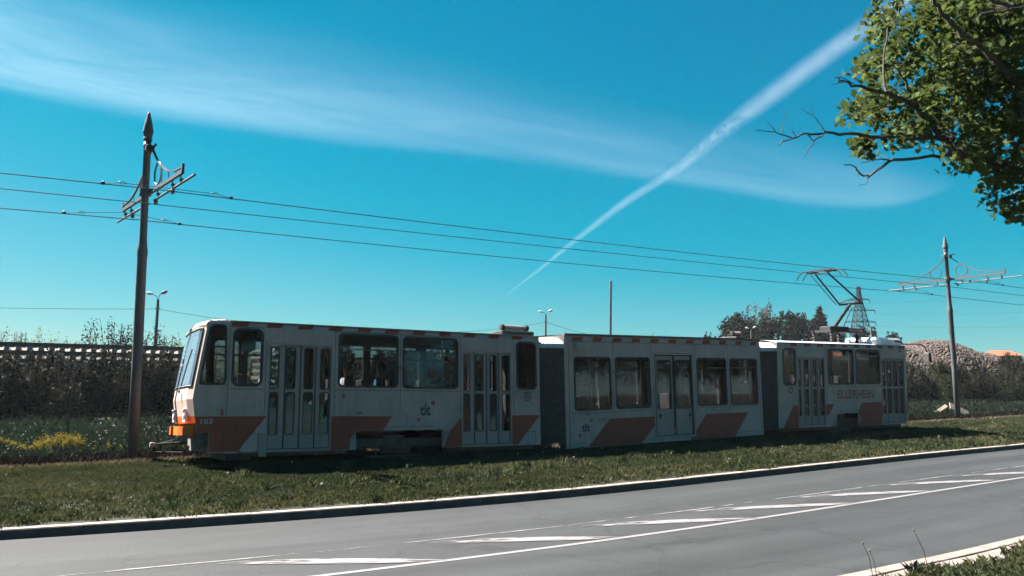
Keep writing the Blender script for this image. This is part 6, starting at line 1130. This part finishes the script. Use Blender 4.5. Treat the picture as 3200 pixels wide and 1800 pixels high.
board(-0.75,0,0.75,0.20,0.1,R(-32),0.38,'narrow pale board tilted up, left of the wide board by the right pole'); board(0.18,0,1.0,0.52,-0.1,R(26),0.36,'wide pale board tilted down to the foot of the right catenary pole')
rb=MB(); rx,ry=59.5,95; rb.box(rx-0.9,rx+0.9,ry,ry+6,-0.5,5.05,0); rb.add([(rx-1.1,ry-0.4,5.0),(rx+1.1,ry-0.4,5.0),(rx+1.1,ry+6.4,5.0),(rx-1.1,ry+6.4,5.0),(rx-1.1,ry+3,5.75),(rx+1.1,ry+3,5.75)],[(0,1,5,4),(2,3,4,5),(0,4,3),(1,2,5)],1)
shrub('bush',64.0,92,-0.3,SHB[2],7.2/3.3,'dark bush at the right edge beside the orange-roofed shed','bush',None)
shrub('bush',60.9,91,-0.3,SHB[1],6.9/3.3,'tall dark bush at the right edge hiding the orange-roofed shed','bush',None)
shed=empty('shed',(rx,ry+3,-0.5),'low shed with orange roof showing right of the stone heap','shed'); 
rf=MB(); rf.v,rf.f,rf.m=rb.v,rb.f,rb.m; rf.build('shed_body',[CONC,ROOFTILE],shed)

# ------------------------------------------------------------ thin clouds high above
def cloud_mat(name, dens, along, across, contrast, ragged):
    m=bpy.data.materials.new(name); m.use_nodes=True; t=m.node_tree; t.nodes.clear(); L=t.links.new
    o=N(t,'ShaderNodeOutputMaterial'); tr=N(t,'ShaderNodeBsdfTransparent'); tl=N(t,'ShaderNodeBsdfTranslucent'); tl.inputs[0].default_value=(0.95,0.97,1,1)
    uv=N(t,'ShaderNodeUVMap'); mp=N(t,'ShaderNodeMapping'); mp.inputs['Scale'].default_value=(along,across,1); L(uv.outputs[0],mp.inputs[0])
    n=N(t,'ShaderNodeTexNoise'); n.inputs['Scale'].default_value=1; n.inputs['Detail'].default_value=10; n.inputs['Roughness'].default_value=0.62; n.inputs['Distortion'].default_value=ragged; L(mp.outputs[0],n.inputs['Vector'])
    r=ramp(t,n.outputs[0],[(0.5-contrast,(0.15,)*3),(0.5+contrast,(1,1,1))])
    a=N(t,'ShaderNodeAttribute',attribute_name='cover'); m1=N(t,'ShaderNodeMath',operation='MULTIPLY'); L(a.outputs['Fac'],m1.inputs[0]); L(r.outputs[0],m1.inputs[1]); n2=N(t,'ShaderNodeTexNoise'); mp2=N(t,'ShaderNodeMapping'); mp2.inputs['Scale'].default_value=(along*7,across*9,1); mp2.inputs['Rotation'].default_value=(0,0,0.25); L(uv.outputs[0],mp2.inputs[0]); n2.inputs['Scale'].default_value=1; n2.inputs['Detail'].default_value=8; n2.inputs['Roughness'].default_value=0.75; L(mp2.outputs[0],n2.inputs['Vector'])
    r2=ramp(t,n2.outputs[0],[(0.25,(0.72,)*3),(0.75,(1.14,)*3)]); m5=N(t,'ShaderNodeMath',operation='MULTIPLY'); L(m1.outputs[0],m5.inputs[0]); L(r2.outputs[0],m5.inputs[1])
    m2=N(t,'ShaderNodeMath',operation='MULTIPLY'); m2.inputs[1].default_value=dens; L(m5.outputs[0],m2.inputs[0])
    mx=N(t,'ShaderNodeMixShader'); L(m2.outputs[0],mx.inputs[0]); L(tr.outputs[0],mx.inputs[1]); L(tl.outputs[0],mx.inputs[2]); L(mx.outputs[0],o.inputs[0]); return m
def cloud(name, rows, nw, prof, m, label, cat, fade, sub=10):
    """rows: pairs of edge points; prof(w,u): density across and along"""
    A=np.array([r[0] for r in rows]); B=np.array([r[1] for r in rows]); k_=len(rows); us=np.linspace(0,k_-1,(k_-1)*sub+1)
    def ci(P):
        out_=[]
        for q in us:
            i=min(int(q),k_-2); f=q-i; p0,p1,p2,p3=P[max(i-1,0)],P[i],P[i+1],P[min(i+2,k_-1)]; out_.append(0.5*((2*p1)+(-p0+p2)*f+(2*p0-5*p1+4*p2-p3)*f*f+(-p0+3*p1-3*p2+p3)*f**3))
        return np.array(out_)
    A=ci(A); B=ci(B); ws_=np.linspace(0,1,nw); V=(A[:,None]*(1-ws_[None,:,None])+B[:,None]*ws_[None,:,None]); 
    D=np.array([[prof(w,u/(k_-1)) for w in ws_] for u in us])
    n0,n1=V.shape[:2]; idx=np.arange(n0*n1).reshape(n0,n1); F=np.stack([idx[:-1,:-1],idx[1:,:-1],idx[1:,1:],idx[:-1,1:]],-1).reshape(-1,4)
    me=fast_mesh(name,V.reshape(-1,3),F,[m]); at=me.attributes.new('cover','FLOAT','POINT'); at.data.foreach_set('value',D.ravel().astype(np.float32))
    ul=me.uv_layers.new(name='UVMap'); fx=V.reshape(-1,3)[:,0]/1000; fy=V.reshape(-1,3)[:,1]/1000
    UU=np.repeat(us/(k_-1),n1); WW=np.tile(ws_,n0)
    li=np.empty(len(me.loops),dtype=np.int32); me.loops.foreach_get('vertex_index',li); ul.data.foreach_set('uv',np.stack([UU[li],WW[li]],1).ravel().astype(np.float32))
    o=link(name,me); tag(o,label,cat,kind='stuff'); return o
bell=lambda w: math.sin(math.pi*w)**1.9
CT=[[[a[k]*0.9+b_[k]*0.1 for k in range(3)],[b_[k]*0.9+a[k]*0.1 for k in range(3)]] for a,b_ in CT]
cloud('contrail',CT,13,lambda w,u: bell(w)*(0.30+0.70*min(1,u*2.0))*min(1,u*14),cloud_mat('contrail_vapour',0.074,26,1.0,0.42,0.1),'straight white contrail crossing the sky from the right corner down to the horizon','contrail',0)
def cirprof(w,u):
    a=min(1,w/0.62); lo_=min(1,(1-w)/0.22); s_=a*a*(3-2*a)*(lo_*lo_*(3-2*lo_)); end=min(1,(1-u)/0.10); mid=max(0.6,2.2-2.8*u); return s_*end*mid
cloud('cirrus_cloud',CI,25,cirprof,cloud_mat('cirrus_vapour',0.050,4.0,3.0,0.34,0.6),'broad thin veil of cirrus cloud slanting across the blue sky','cloud',0)

# ------------------------------------------------------------ thin haze volume added to lift the dark tones
hz_=MB(); hz_.box(-2040,2040,-2040,2040,-1.65,17.6); hm_=bpy.data.materials.new('shadow_lift_haze'); hm_.use_nodes=True; t=hm_.node_tree; t.nodes.clear()
o_=N(t,'ShaderNodeOutputMaterial'); pv=N(t,'ShaderNodeVolumePrincipled'); pv.inputs['Color'].default_value=(0.9,0.95,1.0,1); pv.inputs['Density'].default_value=0.00014; pv.inputs['Anisotropy'].default_value=0.0
t.links.new(pv.outputs[0],o_.inputs['Volume']); tag(hz_.build('added_haze',hm_),kind='stuff')
